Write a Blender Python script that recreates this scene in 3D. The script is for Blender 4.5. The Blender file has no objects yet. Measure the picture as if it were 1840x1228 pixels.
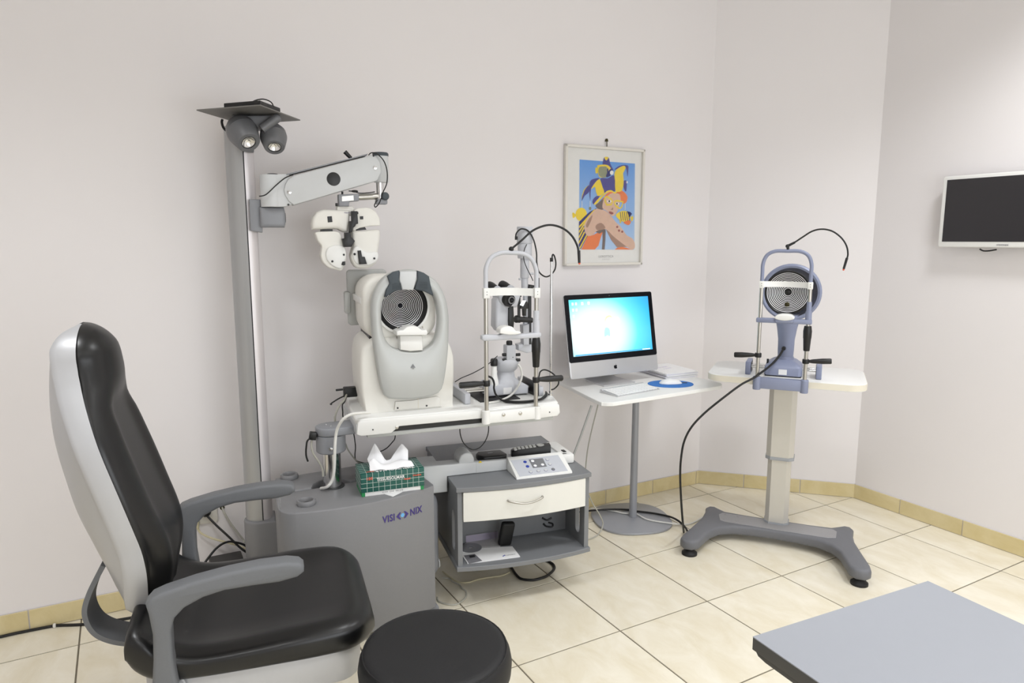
import bpy, bmesh, math, random
from mathutils import Vector, Matrix
random.seed(7)
SC = bpy.context.scene
COL = SC.collection
PI = math.pi

# ------------------------------------------------------------------ camera
FPX, YAW, PITCH, TS = 1250.7, .5099, -.1458, .45
CAM = Vector((-2.481 * TS, -5.3432 * TS, 3.2892 * TS))
_F = Vector((math.sin(YAW) * math.cos(PITCH), math.cos(YAW) * math.cos(PITCH), math.sin(PITCH)))
_R = Vector((math.cos(YAW), -math.sin(YAW), 0))
_U = _R.cross(_F)
cd = bpy.data.cameras.new('camera'); cam = bpy.data.objects.new('camera', cd); COL.objects.link(cam)
cd.sensor_fit = 'HORIZONTAL'; cd.sensor_width = 36; cd.lens = FPX * 36 / 1840; cd.clip_start = .02
M3 = Matrix((_R, _U, -_F)).transposed()
cam.matrix_world = Matrix.Translation(CAM) @ M3.to_4x4()
SC.camera = cam

# ------------------------------------------------------------------ world, light, exposure
w = bpy.data.worlds.new('world'); SC.world = w; w.use_nodes = True
w.node_tree.nodes['Background'].inputs[0].default_value = (.9, .95, 1, 1)
w.node_tree.nodes['Background'].inputs[1].default_value = .4
SC.view_settings.view_transform = 'Standard'; SC.view_settings.look = 'None'
SC.view_settings.gamma = 1; SC.view_settings.use_curve_mapping = False
SC.view_settings.exposure = 0.0
CEIL = 3.05
LIGHTS = [  # x, y, watts : recessed downlights
    (1.80, -1.25, 124), (.25, -1.25, 84), (-1.5, -.95, 100), (1.6, -2.9, 74), (0.0, -2.9, 70), (-1.6, -2.9, 86)]
for (x, y, p) in LIGHTS:
    ld = bpy.data.lights.new('downlight_beam', 'SPOT'); ld.spot_size = math.radians(128); ld.spot_blend = .75; ld.shadow_soft_size = .22
    ld.energy = p; ld.color = (.965, .982, 1.0)
    lo = bpy.data.objects.new('downlight_beam', ld); COL.objects.link(lo); lo.location = (x, y, CEIL - .03)

FILL_WIN = (.2, -4.095, 1.38, 2.8, 1.7)   # made-up window, fill light from behind the camera: x, y, z, width, height
ld = bpy.data.lights.new('window_fill_light', 'AREA'); ld.shape = 'RECTANGLE'; ld.size = FILL_WIN[3]; ld.size_y = FILL_WIN[4]; ld.energy = 43; ld.color = (.95, .975, 1.0)  # broad area light added to lift the walls, shaped like a window
lo = bpy.data.objects.new('window_fill_light', ld); COL.objects.link(lo); lo.location = (FILL_WIN[0], FILL_WIN[1] + .04, FILL_WIN[2]); lo.rotation_euler = (math.radians(90), 0, 0)

# ------------------------------------------------------------------ pixel to place
def ray(px, py): return _F + _R * ((px - 920) / FPX) - _U * ((py - 614) / FPX)
def onz(px, py, z):
    d = ray(px, py); return CAM + d * ((z - CAM.z) / d.z)
class FR:
    """upright frame on the floor: local x along, y away, z up"""
    def __init__(s, x, y, deg):
        a = math.radians(deg); s.o = Vector((x, y, 0)); s.rz = a
        s.X = Vector((math.cos(a), math.sin(a), 0)); s.Y = Vector((-math.sin(a), math.cos(a), 0))
    def loc(s, P):
        d = P - s.o; return Vector((d.dot(s.X), d.dot(s.Y), d.z))
    def v(s, px, py, v=0):
        d = ray(px, py); t = (v - (CAM - s.o).dot(s.Y)) / d.dot(s.Y); return s.loc(CAM + d * t)
    def u(s, px, py, u=0):
        d = ray(px, py); t = (u - (CAM - s.o).dot(s.X)) / d.dot(s.X); return s.loc(CAM + d * t)
    def h(s, px, py, z=0): return s.loc(onz(px, py, z))
def zf(ox, oy, sc): return lambda x, y: (ox + x * sc, oy + y * sc)
Z1 = zf(330, 150, .2851); Z2 = zf(590, 460, .2605); Z3 = zf(800, 390, .31746); Z4 = zf(980, 500, .22803)
Z5 = zf(1200, 390, .26874); Z6 = zf(1190, 640, .35026); Z7 = zf(760, 740, .27692); Z8 = zf(990, 230, .21978)
ZB = zf(540, 700, .16304); ZL = zf(340, 170, .11957); ZP = zf(540, 360, .10589); ZS = zf(800, 640, .14656); ZC = zf(840, 760, .11957)

# ------------------------------------------------------------------ materials
def lin(c):
    def f(v):
        v /= 255; return v / 12.92 if v <= .04045 else ((v + .055) / 1.055) ** 2.4
    return (f(c[0]), f(c[1]), f(c[2]), 1)
MATS = {}
def mat(name, c, rough=.5, metal=0, var=.04, scale=30, bump=0, emit=0, alpha=1, trans=0, coat=0, rnd=0, stretch=None):
    if name in MATS: return MATS[name]
    m = bpy.data.materials.new(name); m.use_nodes = True; nt = m.node_tree; N = nt.nodes; L = nt.links
    b = N['Principled BSDF']; b.inputs['Roughness'].default_value = rough; b.inputs['Metallic'].default_value = metal
    tc = N.new('ShaderNodeTexCoord'); no = N.new('ShaderNodeTexNoise')
    no.inputs['Scale'].default_value = scale; no.inputs['Detail'].default_value = 4
    src = tc.outputs['Object']
    if stretch:
        mp = N.new('ShaderNodeMapping'); mp.inputs['Scale'].default_value = stretch
        L.new(src, mp.inputs[0]); src = mp.outputs[0]
    L.new(src, no.inputs['Vector'])
    cr = N.new('ShaderNodeMix'); cr.data_type = 'RGBA'
    col = lin(c)
    cr.inputs['A'].default_value = tuple(v * (1 - var) for v in col[:3]) + (1,)
    cr.inputs['B'].default_value = tuple(min(1, v * (1 + var)) for v in col[:3]) + (1,)
    L.new(no.outputs['Fac'], cr.inputs['Factor'])
    out = cr.outputs['Result']
    if rnd:
        oi = N.new('ShaderNodeObjectInfo'); hs = N.new('ShaderNodeHueSaturation')
        mr = N.new('ShaderNodeMapRange'); mr.inputs['To Min'].default_value = 1 - rnd; mr.inputs['To Max'].default_value = 1 + rnd
        L.new(oi.outputs['Random'], mr.inputs['Value']); L.new(mr.outputs[0], hs.inputs['Value']); L.new(out, hs.inputs['Color'])
        out = hs.outputs['Color']
    L.new(out, b.inputs['Base Color'])
    if emit:
        L.new(out, b.inputs['Emission Color']); b.inputs['Emission Strength'].default_value = emit
    if bump:
        bp = N.new('ShaderNodeBump'); bp.inputs['Strength'].default_value = bump; bp.inputs['Distance'].default_value = .002
        n2 = N.new('ShaderNodeTexNoise'); n2.inputs['Scale'].default_value = scale * 12
        L.new(tc.outputs['Object'], n2.inputs['Vector']); L.new(n2.outputs['Fac'], bp.inputs['Height']); L.new(bp.outputs[0], b.inputs['Normal'])
    if coat: b.inputs['Coat Weight'].default_value = coat
    if trans: b.inputs['Transmission Weight'].default_value = trans
    if alpha < 1: b.inputs['Alpha'].default_value = alpha
    MATS[name] = m; return m
m_wall = mat('wall_paint', (235, 231, 231), .75, var=.012, scale=2.2, bump=.05)
m_ceil = mat('ceiling_paint', (240, 238, 236), .8, var=.01)
m_grout = mat('floor_grout', (116, 108, 92), .9, var=.1)
m_jgrout = mat('white_grout', (205, 200, 198), .9, var=.05)
def tile_mat(name, a, bcol, rough):
    m = bpy.data.materials.new(name); m.use_nodes = True; N = m.node_tree.nodes; L = m.node_tree.links
    b = N['Principled BSDF']; b.inputs['Roughness'].default_value = rough
    ge = N.new('ShaderNodeNewGeometry'); oi = N.new('ShaderNodeObjectInfo')
    n1 = N.new('ShaderNodeTexNoise'); n1.noise_dimensions = '4D'; n1.inputs['Scale'].default_value = 6; n1.inputs['Detail'].default_value = 7; n1.inputs['Roughness'].default_value = .62; n1.inputs['Distortion'].default_value = .6
    mp = N.new('ShaderNodeMapping'); mp.inputs['Scale'].default_value = (1.5, .8, 1)
    mu = N.new('ShaderNodeMath'); mu.operation = 'MULTIPLY'; mu.inputs[1].default_value = 40
    L.new(oi.outputs['Random'], mu.inputs[0]); L.new(mu.outputs[0], n1.inputs['W'])
    L.new(ge.outputs['Position'], mp.inputs[0]); L.new(mp.outputs[0], n1.inputs['Vector'])
    cr = N.new('ShaderNodeValToRGB'); cr.color_ramp.elements[0].position = .3; cr.color_ramp.elements[1].position = .68
    cr.color_ramp.elements[0].color = lin(a); cr.color_ramp.elements[1].color = lin(bcol)
    L.new(n1.outputs['Fac'], cr.inputs[0])
    hs = N.new('ShaderNodeHueSaturation'); mr = N.new('ShaderNodeMapRange'); mr.inputs['To Min'].default_value = .965; mr.inputs['To Max'].default_value = 1.03
    L.new(oi.outputs['Random'], mr.inputs[0]); L.new(mr.outputs[0], hs.inputs['Value']); L.new(cr.outputs[0], hs.inputs['Color'])
    L.new(hs.outputs[0], b.inputs['Base Color'])
    return m
m_tile = tile_mat('floor_tile', (221, 211, 186), (238, 232, 216), .42)
m_base = tile_mat('skirting_tile', (206, 189, 138), (222, 208, 166), .45)
m_leather = mat('black_leather', (11, 11, 12), .33, var=.12, scale=60, bump=.04)
m_vinyl = mat('stool_vinyl', (13, 13, 16), .6, var=.06, scale=60, bump=.12)
m_shell = mat('silver_shell', (188, 189, 192), .38, .25, var=.02)
m_armgrey = mat('armrest_plastic', (106, 108, 111), .55, var=.06, scale=300, bump=.25)
m_console = mat('console_grey', (128, 128, 130), .5, var=.03, scale=120, bump=.06)
m_cabgrey = mat('cabinet_grey', (124, 126, 129), .5, var=.03, scale=150)
m_capgrey = mat('cap_grey', (140, 142, 147), .45, var=.03, scale=120)
m_alu = mat('brushed_aluminium', (172, 173, 174), .38, .6, var=.05, scale=60, stretch=(6, 6, .05))
m_aluw = mat('anodised_strip', (226, 221, 222), .42, .35, var=.03, scale=60, stretch=(6, 6, .05))
m_dkalu = mat('dark_groove', (40, 41, 43), .6)
m_chrome = mat('chrome', (214, 214, 214), .16, 1, var=.02)
m_steel = mat('brushed_steel', (186, 183, 176), .3, .9, var=.05)
m_white = mat('white_plastic', (236, 236, 233), .4, var=.015)
m_cream = mat('ivory_plastic', (232, 230, 223), .42, var=.02)
m_drawer = mat('drawer_ivory', (229, 228, 221), .45, var=.02)
m_lgrey = mat('light_grey_plastic', (205, 207, 208), .42, var=.02)
m_sgrey = mat('silver_plastic', (186, 188, 186), .42, .15, var=.02)
m_slgrey = mat('slit_lamp_grey', (198, 200, 206), .42, var=.02)
m_black = mat('black_plastic', (20, 20, 21), .42, var=.1)
m_rubber = mat('black_rubber', (14, 14, 15), .6, var=.1)
m_slate = mat('slate_pad', (66, 74, 80), .6, var=.05, scale=80)
m_blue = mat('topographer_blue_grey', (136, 143, 168), .45, .1, var=.03)
m_table = mat('white_laminate', (238, 238, 236), .35, var=.012)
m_tedge = mat('cream_edge', (226, 220, 204), .5, var=.02)
m_basegrey = mat('stand_base_grey', (108, 109, 114), .55, var=.04, scale=140, bump=.12)
m_panel = mat('base_inlay', (152, 151, 153), .5, .1, var=.03)
m_colsil = mat('column_anodised', (206, 203, 196), .4, .35, var=.02)
m_collar = mat('column_collar', (160, 163, 168), .5)
m_discgrey = mat('round_base_grey', (158, 160, 166), .42, .2, var=.02)
m_desk = mat('desk_laminate', (150, 153, 160), .42, var=.012)
m_deskedge = mat('desk_edge', (78, 77, 74), .6, var=.03)
m_paper = mat('paper', (240, 240, 240), .8, var=.01)
m_paperg = mat('printed_grey', (120, 120, 124), .7, var=.35, scale=25)
m_paperv = mat('violet_paper', (214, 206, 226), .8, var=.03)
m_paperv2 = mat('paper_print', (222, 220, 234), .8, var=.03)
m_orange = mat('orange_ink', (226, 106, 60), .7)
m_yellow = mat('yellow_ink', (238, 208, 40), .7)
m_green = mat('green_ink', (40, 140, 80), .7)
m_box = mat('tissue_carton_green', (28, 88, 78), .45, var=.03)
m_boxline = mat('carton_line', (196, 208, 200), .6)
m_boxwhite = mat('carton_white', (240, 240, 238), .6)
m_tissue = mat('tissue_paper', (244, 244, 246), .9, var=.01)
m_red = mat('red_ink', (232, 96, 66), .6)
m_purple = mat('logo_violet', (62, 48, 122), .5)
m_lblue = mat('logo_light_blue', (110, 178, 232), .5)
m_mpad = mat('mouse_pad_blue', (52, 118, 196), .8, var=.05)
m_imac = mat('computer_aluminium', (205, 205, 207), .38, .55, var=.015)
m_bezel = mat('glass_bezel', (6, 8, 16), .25)
m_bezel.node_tree.nodes['Principled BSDF'].inputs['Specular IOR Level'].default_value = .2
m_tvs = mat('switched_off_screen', (44, 42, 45), .3, var=.04, scale=3)
m_frame = mat('picture_frame_white', (226, 222, 214), .4, var=.02)
m_cable = mat('black_cable', (16, 16, 17), .5)
m_gcable = mat('grey_cable', (176, 174, 164), .55)
m_ycable = mat('ivory_cable', (205, 196, 164), .55)
m_wcable = mat('white_cable', (226, 225, 220), .55, var=.06, scale=200)
m_socket = mat('socket_plate', (228, 224, 214), .45)
m_dbox = mat('dark_box', (52, 51, 51), .55, var=.06)
m_keyw = mat('white_keys', (244, 244, 244), .45)
m_reflector = mat('lamp_reflector', (232, 232, 230), .18, .9, var=.12, scale=160)
m_lampgrey = mat('lamp_grey', (108, 109, 112), .42, .1)
m_dplate = mat('plate_grey', (120, 118, 115), .5, .2)
m_clear = mat('clear_acrylic', (240, 244, 244), .08, trans=.95, alpha=.45)
m_glass = mat('picture_glass', (255, 255, 255), .03, trans=1, alpha=.10)
m_keypad = mat('keypad_film', (196, 199, 206), .4)
m_kgrey = mat('keypad_grey', (122, 123, 126), .45)
m_kblue = mat('keypad_blue', (44, 66, 160), .45)
m_silverbtn = mat('remote_keys', (196, 196, 192), .5, 0, var=.1, scale=300)
m_ring = mat('white_ring', (236, 236, 238), .4, emit=0)
m_coneblk = mat('cone_black', (17, 17, 19), .35)
m_lens = mat('lens_blue_black', (14, 18, 34), .1, coat=.5)
m_mirror = mat('mirror_glass', (225, 228, 228), .05, 1)
m_grit = mat('metal_hook', (70, 66, 44), .4, .8)
m_lampdiff = mat('lamp_diffuser', (255, 250, 244), .5, emit=2)

# ------------------------------------------------------------------ mesh builder
def smoothpath(P, n=8, closed=False):
    P = [Vector(p) for p in P]
    if len(P) < 3: return P
    out = []
    m = len(P)
    for i in range(m if closed else m - 1):
        if closed: p0, p1, p2, p3 = P[i - 1], P[i], P[(i + 1) % m], P[(i + 2) % m]
        else: p0, p1, p2, p3 = P[max(i - 1, 0)], P[i], P[i + 1], P[min(i + 2, m - 1)]
        for k in range(n):
            t = k / n
            out.append(.5 * ((2 * p1) + (p2 - p0) * t + (2 * p0 - 5 * p1 + 4 * p2 - p3) * t * t + (3 * p1 - p0 - 3 * p2 + p3) * t ** 3))
    if not closed: out.append(P[-1])
    return out
def rrect(x0, y0, x1, y1, r, n=5):
    r = min(r, (x1 - x0) / 2 - 1e-5, (y1 - y0) / 2 - 1e-5)
    o = []
    for cx, cy, a in ((x1 - r, y0 + r, -90), (x1 - r, y1 - r, 0), (x0 + r, y1 - r, 90), (x0 + r, y0 + r, 180)):
        for k in range(n + 1):
            t = math.radians(a + 90 * k / n); o.append((cx + r * math.cos(t), cy + r * math.sin(t)))
    return o
def area2(p): return sum(p[i - 1][0] * p[i][1] - p[i][0] * p[i - 1][1] for i in range(len(p))) / 2
PZ = {}
class MB:
    def __init__(s): s.V = []; s.F = []; s.I = []; s.m = 0
    def add(s, V, F):
        k = len(s.V); s.V += [Vector(v) for v in V]
        for f in F: s.F.append([i + k for i in f]); s.I.append(s.m)
        return s
    def _bm(s, bm, M=None):
        k = len(s.V); bm.verts.index_update()
        for v in bm.verts: s.V.append((M @ v.co) if M else v.co.copy())
        for f in bm.faces: s.F.append([v.index + k for v in f.verts]); s.I.append(s.m)
        bm.free(); return s
    def box(s, c, d, bev=0, rot=None, seg=2):
        bm = bmesh.new(); bmesh.ops.create_cube(bm, size=1)
        for v in bm.verts: v.co = Vector((v.co.x * d[0], v.co.y * d[1], v.co.z * d[2]))
        if bev: bmesh.ops.bevel(bm, geom=bm.edges[:], offset=min(bev, min(d) * .49), segments=seg, profile=.5, affect='EDGES')
        M = Matrix.Translation(Vector(c))
        if rot: M = M @ rot.to_4x4()
        return s._bm(bm, M)
    def bb(s, a, b, bev=0):
        return s.box([(a[i] + b[i]) / 2 for i in range(3)], [abs(b[i] - a[i]) for i in range(3)], bev)
    def prism(s, pts, d0, d1, axis='y', bev=0, seg=2, M=None):
        """2d outline extruded: axis y -> pts are (x,z); z -> (x,y); x -> (y,z)"""
        bm = bmesh.new(); p = list(pts)
        def T(a, b, d): return {'y': (a, d, b), 'z': (a, b, d), 'x': (d, a, b)}[axis]
        A = [bm.verts.new(T(a, b, d0)) for a, b in p]; B = [bm.verts.new(T(a, b, d1)) for a, b in p]
        n = len(p)
        fa = bm.faces.new(A); fb = bm.faces.new(B[::-1])
        for i in range(n): bm.faces.new((A[i - 1], A[i], B[i], B[i - 1]))
        bmesh.ops.recalc_face_normals(bm, faces=bm.faces[:])
        if bev:
            bm.normal_update()
            ed = [e for e in bm.edges if (fa in e.link_faces) or (fb in e.link_faces)]
            bmesh.ops.bevel(bm, geom=ed, offset=bev, segments=seg, profile=.5, affect='EDGES', clamp_overlap=True)
        return s._bm(bm, M)
    def cyl(s, p0, p1, r0, r1=None, n=20, cap=True):
        p0 = Vector(p0); p1 = Vector(p1); r1 = r0 if r1 is None else r1
        return s.lathe([(r0, 0), (r1, (p1 - p0).length)], p0, p1 - p0, n, cap)
    def lathe(s, prof, c=(0, 0, 0), axis=(0, 0, 1), n=28, cap=True):
        q = Vector(axis).normalized().to_track_quat('Z', 'Y'); c = Vector(c); V = []; F = []
        for r, z in prof:
            for k in range(n):
                a = 2 * PI * k / n; V.append(c + q @ Vector((r * math.cos(a), r * math.sin(a), z)))
        for i in range(len(prof) - 1):
            for k in range(n):
                F.append((i * n + k, i * n + (k + 1) % n, (i + 1) * n + (k + 1) % n, (i + 1) * n + k))
        if cap:
            F.append(tuple(range(n))[::-1]); F.append(tuple((len(prof) - 1) * n + k for k in range(n)))
        return s.add(V, F)
    def tube(s, path, r, n=8, smooth=8, closed=False):
        P = smoothpath(path, smooth, closed) if smooth else [Vector(p) for p in path]
        rr = r if callable(r) else (lambda t: r)
        m = len(P); V = []; F = []
        up = None
        for i, p in enumerate(P):
            if closed: t = P[(i + 1) % m] - P[i - 1]
            else: t = P[min(i + 1, m - 1)] - P[max(i - 1, 0)]
            if t.length < 1e-9: t = Vector((0, 0, 1))
            t.normalize()
            if up is None: up = t.orthogonal().normalized()
            up = (up - t * up.dot(t))
            if up.length < 1e-6: up = t.orthogonal()
            up.normalize(); b = t.cross(up)
            ra = rr(i / max(1, m - 1))
            for k in range(n):
                a = 2 * PI * k / n; V.append(p + (up * math.cos(a) + b * math.sin(a)) * ra)
        for i in range(m if closed else m - 1):
            j = (i + 1) % m
            for k in range(n): F.append((i * n + k, i * n + (k + 1) % n, j * n + (k + 1) % n, j * n + k))
        if not closed: F.append(tuple(range(n))[::-1]); F.append(tuple((m - 1) * n + k for k in range(n)))
        return s.add(V, F)
    def loft(s, rings, cap=True, closed=False):
        n = len(rings[0]); V = [v for r in rings for v in r]; F = []
        m = len(rings)
        for i in range(m if closed else m - 1):
            j = (i + 1) % m
            for k in range(n): F.append((i * n + k, i * n + (k + 1) % n, j * n + (k + 1) % n, j * n + k))
        if cap and not closed: F.append(tuple(range(n))[::-1]); F.append(tuple((m - 1) * n + k for k in range(n)))
        return s.add(V, F)
    def grid(s, fn, nu, nv):
        V = [fn(i / nu, j / nv) for i in range(nu + 1) for j in range(nv + 1)]
        F = [(i * (nv + 1) + j, (i + 1) * (nv + 1) + j, (i + 1) * (nv + 1) + j + 1, i * (nv + 1) + j + 1) for i in range(nu) for j in range(nv)]
        return s.add(V, F)
    def ball(s, c, r, n=16, sc=(1, 1, 1)):
        c = Vector(c); prof = [(max(1e-5, math.sin(PI * i / n)) * r, -math.cos(PI * i / n) * r) for i in range(n + 1)]
        k = len(s.V); s.lathe(prof, (0, 0, 0), (0, 0, 1), n * 2, False)
        for v in s.V[k:]: v.x = v.x * sc[0] + c.x; v.y = v.y * sc[1] + c.y; v.z = v.z * sc[2] + c.z
        return s
    def build(s, name, mats, parent=None, angle=38, recalc=True, loc=None):
        me = bpy.data.meshes.new(name); me.from_pydata([tuple(v) for v in s.V], [], s.F)
        ms = mats if isinstance(mats, (list, tuple)) else [mats]
        for m in ms: me.materials.append(m)
        me.polygons.foreach_set('material_index', s.I)
        if recalc:
            bm = bmesh.new(); bm.from_mesh(me); bmesh.ops.recalc_face_normals(bm, faces=bm.faces[:]); bm.to_mesh(me); bm.free()
        me.polygons.foreach_set('use_smooth', [True] * len(me.polygons)); me.set_sharp_from_angle(angle=math.radians(angle)); me.update()
        o = bpy.data.objects.new(name, me); COL.objects.link(o)
        if parent: o.parent = parent
        o.location = loc if loc else (0, 0, -PZ.get(parent.name, 0) if parent else 0)
        return o
def tag(o, label, cat, group=None):
    o['label'] = label; o['category'] = cat
    if group: o['group'] = group
    return o
def thing(name, label, cat, fr=None, z=0, at=None, group=None):
    o = bpy.data.objects.new(name, None); COL.objects.link(o); o.empty_display_size = .1
    if fr is not None: o.location = (fr.o.x, fr.o.y, z); o.rotation_euler = (0, 0, fr.rz)
    if at is not None: o.location = at
    PZ[o.name] = z
    return tag(o, label, cat, group)
def struct(o): o['kind'] = 'structure'; return o
def text(name, s, size, m, parent, M, ext=.0004, bold=False, sx=1):
    cu = bpy.data.curves.new(name, 'FONT'); cu.body = s; cu.size = size; cu.space_character = 1.08; cu.extrude = ext; cu.align_x = 'CENTER'; cu.align_y = 'CENTER'; cu.resolution_u = 3
    if bold: cu.offset = size * .02
    t = bpy.data.objects.new(name, cu); COL.objects.link(t); bpy.context.view_layer.update()
    me = bpy.data.meshes.new_from_object(t); bpy.data.objects.remove(t); bpy.data.curves.remove(cu)
    me.materials.clear(); me.materials.append(m); me.transform(M @ Matrix.Diagonal((sx, 1, 1, 1)))
    o = bpy.data.objects.new(name, me); COL.objects.link(o); o.parent = parent; o.location = (0, 0, -PZ.get(parent.name, 0)); return o
def basis(o, x, y):
    x = Vector(x).normalized(); y = Vector(y); y = (y - x * y.dot(x)).normalized(); z = x.cross(y)
    M = Matrix((x, y, z)).transposed().to_4x4(); M.translation = Vector(o); return M
FRONT = lambda o: basis(o, (1, 0, 0), (0, 0, 1))      # text that stands up and faces local -y
def V3(v): return Vector(v)

# ================================================================== ROOM
C1 = Vector((1.879, .616)); C2 = Vector((2.495, -.005))
WL = FR(-1.529, .660, math.degrees(math.atan2(.616 - .660, 1.879 + 1.529)))   # back wall frame, y=0 is its face
RW = 2.495
XL, YF = -3.0, -4.1
yl = .660 + (XL + 1.529) * (.616 - .660) / (1.879 + 1.529)
ROOM = [(XL, YF), (RW, YF), (RW, C2.y), (C1.x, C1.y), (XL, yl)]
def wallpiece(name, a, b, out, h=CEIL):
    a = Vector(a); b = Vector(b); t = (b - a).normalized(); n = Vector((t.y, -t.x)) if out > 0 else Vector((-t.y, t.x))
    q = [a, b, b + n * .1, a + n * .1]
    return struct(MB().prism([(p.x, p.y) for p in q], -.02, h, 'z').build(name, m_wall))
w_back = wallpiece('wall_back', ROOM[4], ROOM[3], -1)
w_diag = wallpiece('wall_corner', ROOM[3], ROOM[2], -1)
w_right = wallpiece('wall_right', ROOM[2], ROOM[1], -1)
w_front = wallpiece('wall_front', ROOM[1], ROOM[0], -1)
w_left = wallpiece('wall_left', ROOM[0], ROOM[4], -1)
struct(MB().prism([(p[0], p[1]) for p in ROOM], CEIL, CEIL + .1, 'z').build('ceiling', m_ceil))
floor = struct(MB().prism([(p[0], p[1]) for p in ROOM], -.06, -.0025, 'z').build('floor', m_grout))
def clip(poly, conv):
    out = poly
    for i in range(len(conv)):
        a = conv[i]; b = conv[(i + 1) % len(conv)]; inp = out; out = []
        sd = lambda p: (b[0] - a[0]) * (p[1] - a[1]) - (b[1] - a[1]) * (p[0] - a[0])
        for k in range(len(inp)):
            p, q = inp[k - 1], inp[k]; dp, dq = sd(p), sd(q)
            if dq >= 0:
                if dp < 0: t = dp / (dp - dq); out.append((p[0] + (q[0] - p[0]) * t, p[1] + (q[1] - p[1]) * t))
                out.append(q)
            elif dp >= 0: t = dp / (dp - dq); out.append((p[0] + (q[0] - p[0]) * t, p[1] + (q[1] - p[1]) * t))
        if not out: return []
    return out
INS = [(p[0], p[1]) for p in ROOM]
full = None
for i in range(-8, 7):
    for j in range(-10, 3):
        x0, y0 = i * TS, j * TS; g = .0029
        sq = [(x0 + g, y0 + g), (x0 + TS - g, y0 + g), (x0 + TS - g, y0 + TS - g), (x0 + g, y0 + TS - g)]
        c = clip(sq, INS)
        if len(c) < 3 or abs(area2(c)) < .0015: continue
        if abs(area2(c) - area2(sq)) < 1e-6:
            if full is None:
                o = MB().prism([(g, g), (TS - g, g), (TS - g, TS - g), (g, TS - g)], -.0085, 0, 'z', bev=.0008, seg=1).build('tile', m_tile, floor); full = o.data
            else:
                o = bpy.data.objects.new('tile', full); COL.objects.link(o); o.parent = floor
            o.location = (x0, y0, 0)
        else:
            MB().prism([(p[0] - x0, p[1] - y0) for p in c], -.0085, 0, 'z').build('tile', m_tile, floor, loc=(x0, y0, 0))
# skirting tiles, one object each
BH = .082
def skirt(name, wall, a, b, cuts, n):
    a = Vector(a); b = Vector(b); L = (b - a).length; t = (b - a) / L; nn = Vector((n[0], n[1])).normalized()
    bd = struct(MB().prism([(p.x, p.y) for p in (a, b, b + nn * .0065, a + nn * .0065)], -.001, BH + .001, 'z').build(name, m_jgrout))
    cs = [0.0] + sorted(c for c in cuts if .01 < c < L - .01) + [L]
    for k in range(len(cs) - 1):
        p = a + t * (cs[k] + .0025); q = a + t * (cs[k + 1] - .0025)
        MB().prism([(v.x, v.y) for v in (p, q, q + nn * .010, p + nn * .010)], .002, BH, 'z', bev=.0012, seg=1).build('skirting_tile', m_base, bd)
t_ = (C1 - Vector((XL, yl))).normalized(); nb = (t_.y, -t_.x)
skirt('baseboard_back', w_back, (XL, yl), C1 - t_ * .004, [(1.179 - XL) + .337 * k for k in range(-14, 3)], nb)
d_ = (C2 - C1).normalized()
skirt('baseboard_corner', w_diag, C1, C2, [.265, .58], (d_.y, -d_.x))
skirt('baseboard_right', w_right, (RW, C2.y), (RW, YF), [.275 + .325 * k for k in range(0, 13)], (-1, 0))
skirt('baseboard_left', w_left, (XL, YF), (XL, yl), [.33 * k for k in range(1, 15)], (1, 0))
skirt('baseboard_front', w_front, (RW, YF), (XL, YF), [.33 * k for k in range(1, 17)], (0, 1))
# unseen window added to brighten the walls (fill light set at the top)
wn = struct(bpy.data.objects.new('fill_window', None)); COL.objects.link(wn); wn.location = (FILL_WIN[0], YF, FILL_WIN[2])
hw_, hh_ = FILL_WIN[3] / 2, FILL_WIN[4] / 2
for a, b in (((-hw_ - .06, -hh_ - .06), (hw_ + .06, -hh_)), ((-hw_ - .06, hh_), (hw_ + .06, hh_ + .06)), ((-hw_ - .06, -hh_), (-hw_, hh_)), ((hw_, -hh_), (hw_ + .06, hh_)), ((-.03, -hh_), (.03, hh_))):
    MB().bb((a[0], -.001, a[1]), (b[0], .035, b[1]), .003).build('fill_window_frame', m_white, wn)
m_fill_pane = mat('glowing_fill_pane', (225, 236, 250), .1, emit=.3, var=.02, scale=1)  # glowing panes of the added window, a little more fill
for a, b in ((-hw_, -.03), (.03, hw_)): MB().bb((a, .0, -hh_), (b, .006, hh_)).build('fill_window_pane', m_fill_pane, wn)
# ceiling lamps (their light is set at the top)
for (x, y, p) in LIGHTS:
    t = thing('ceiling_lamp', 'round white recessed ceiling downlight', 'ceiling lamp', at=(x, y, CEIL), group='ceiling lamps')
    MB().lathe([(.10, -.001), (.13, -.001), (.13, -.008), (.115, -.012), (.10, -.006)], (0, 0, 0), n=40, cap=False).build('trim_ring', m_white, t)
    MB().lathe([(.10, -.004), (.0005, -.002)], (0, 0, 0), n=40, cap=False).build('diffuser', m_lampdiff, t)

# ================================================================== PATIENT CHAIR
CH = FR(-.87, -.48, -10)
ch = thing('examination_chair', 'high-backed examination chair with black leather cushions and grey armrests', 'chair', CH)
def interp(tab, z):
    for (a, va), (b, vb) in zip(tab[:-1], tab[1:]):
        if z <= b or (b, vb) == tab[-1]:
            t = (z - a) / (b - a); t = max(0, min(1, t)); return va + (vb - va) * t
WID = [(.565, .115), (.60, .142), (.65, .168), (.70, .182), (.75, .188), (.8, .194), (.9, .196), (1.0, .187), (1.05, .172), (1.1, .150), (1.15, .124), (1.18, .112), (1.279, .01)]
SEAM = [(.565, -.226), (.62, -.222), (.66, -.218), (.7, -.217), (.75, -.222), (.8, -.233), (.9, -.260), (1.0, -.290), (1.1, -.319), (1.15, -.331), (1.2, -.338), (1.279, -.340)]
BACK = [(.565, -.275), (.6, -.305), (.66, -.330), (.74, -.36), (.82, -.387), (.9, -.403), (1.0, -.418), (1.09, -.421), (1.175, -.414), (1.22, -.402), (1.26, -.38), (1.279, -.345)]
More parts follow.
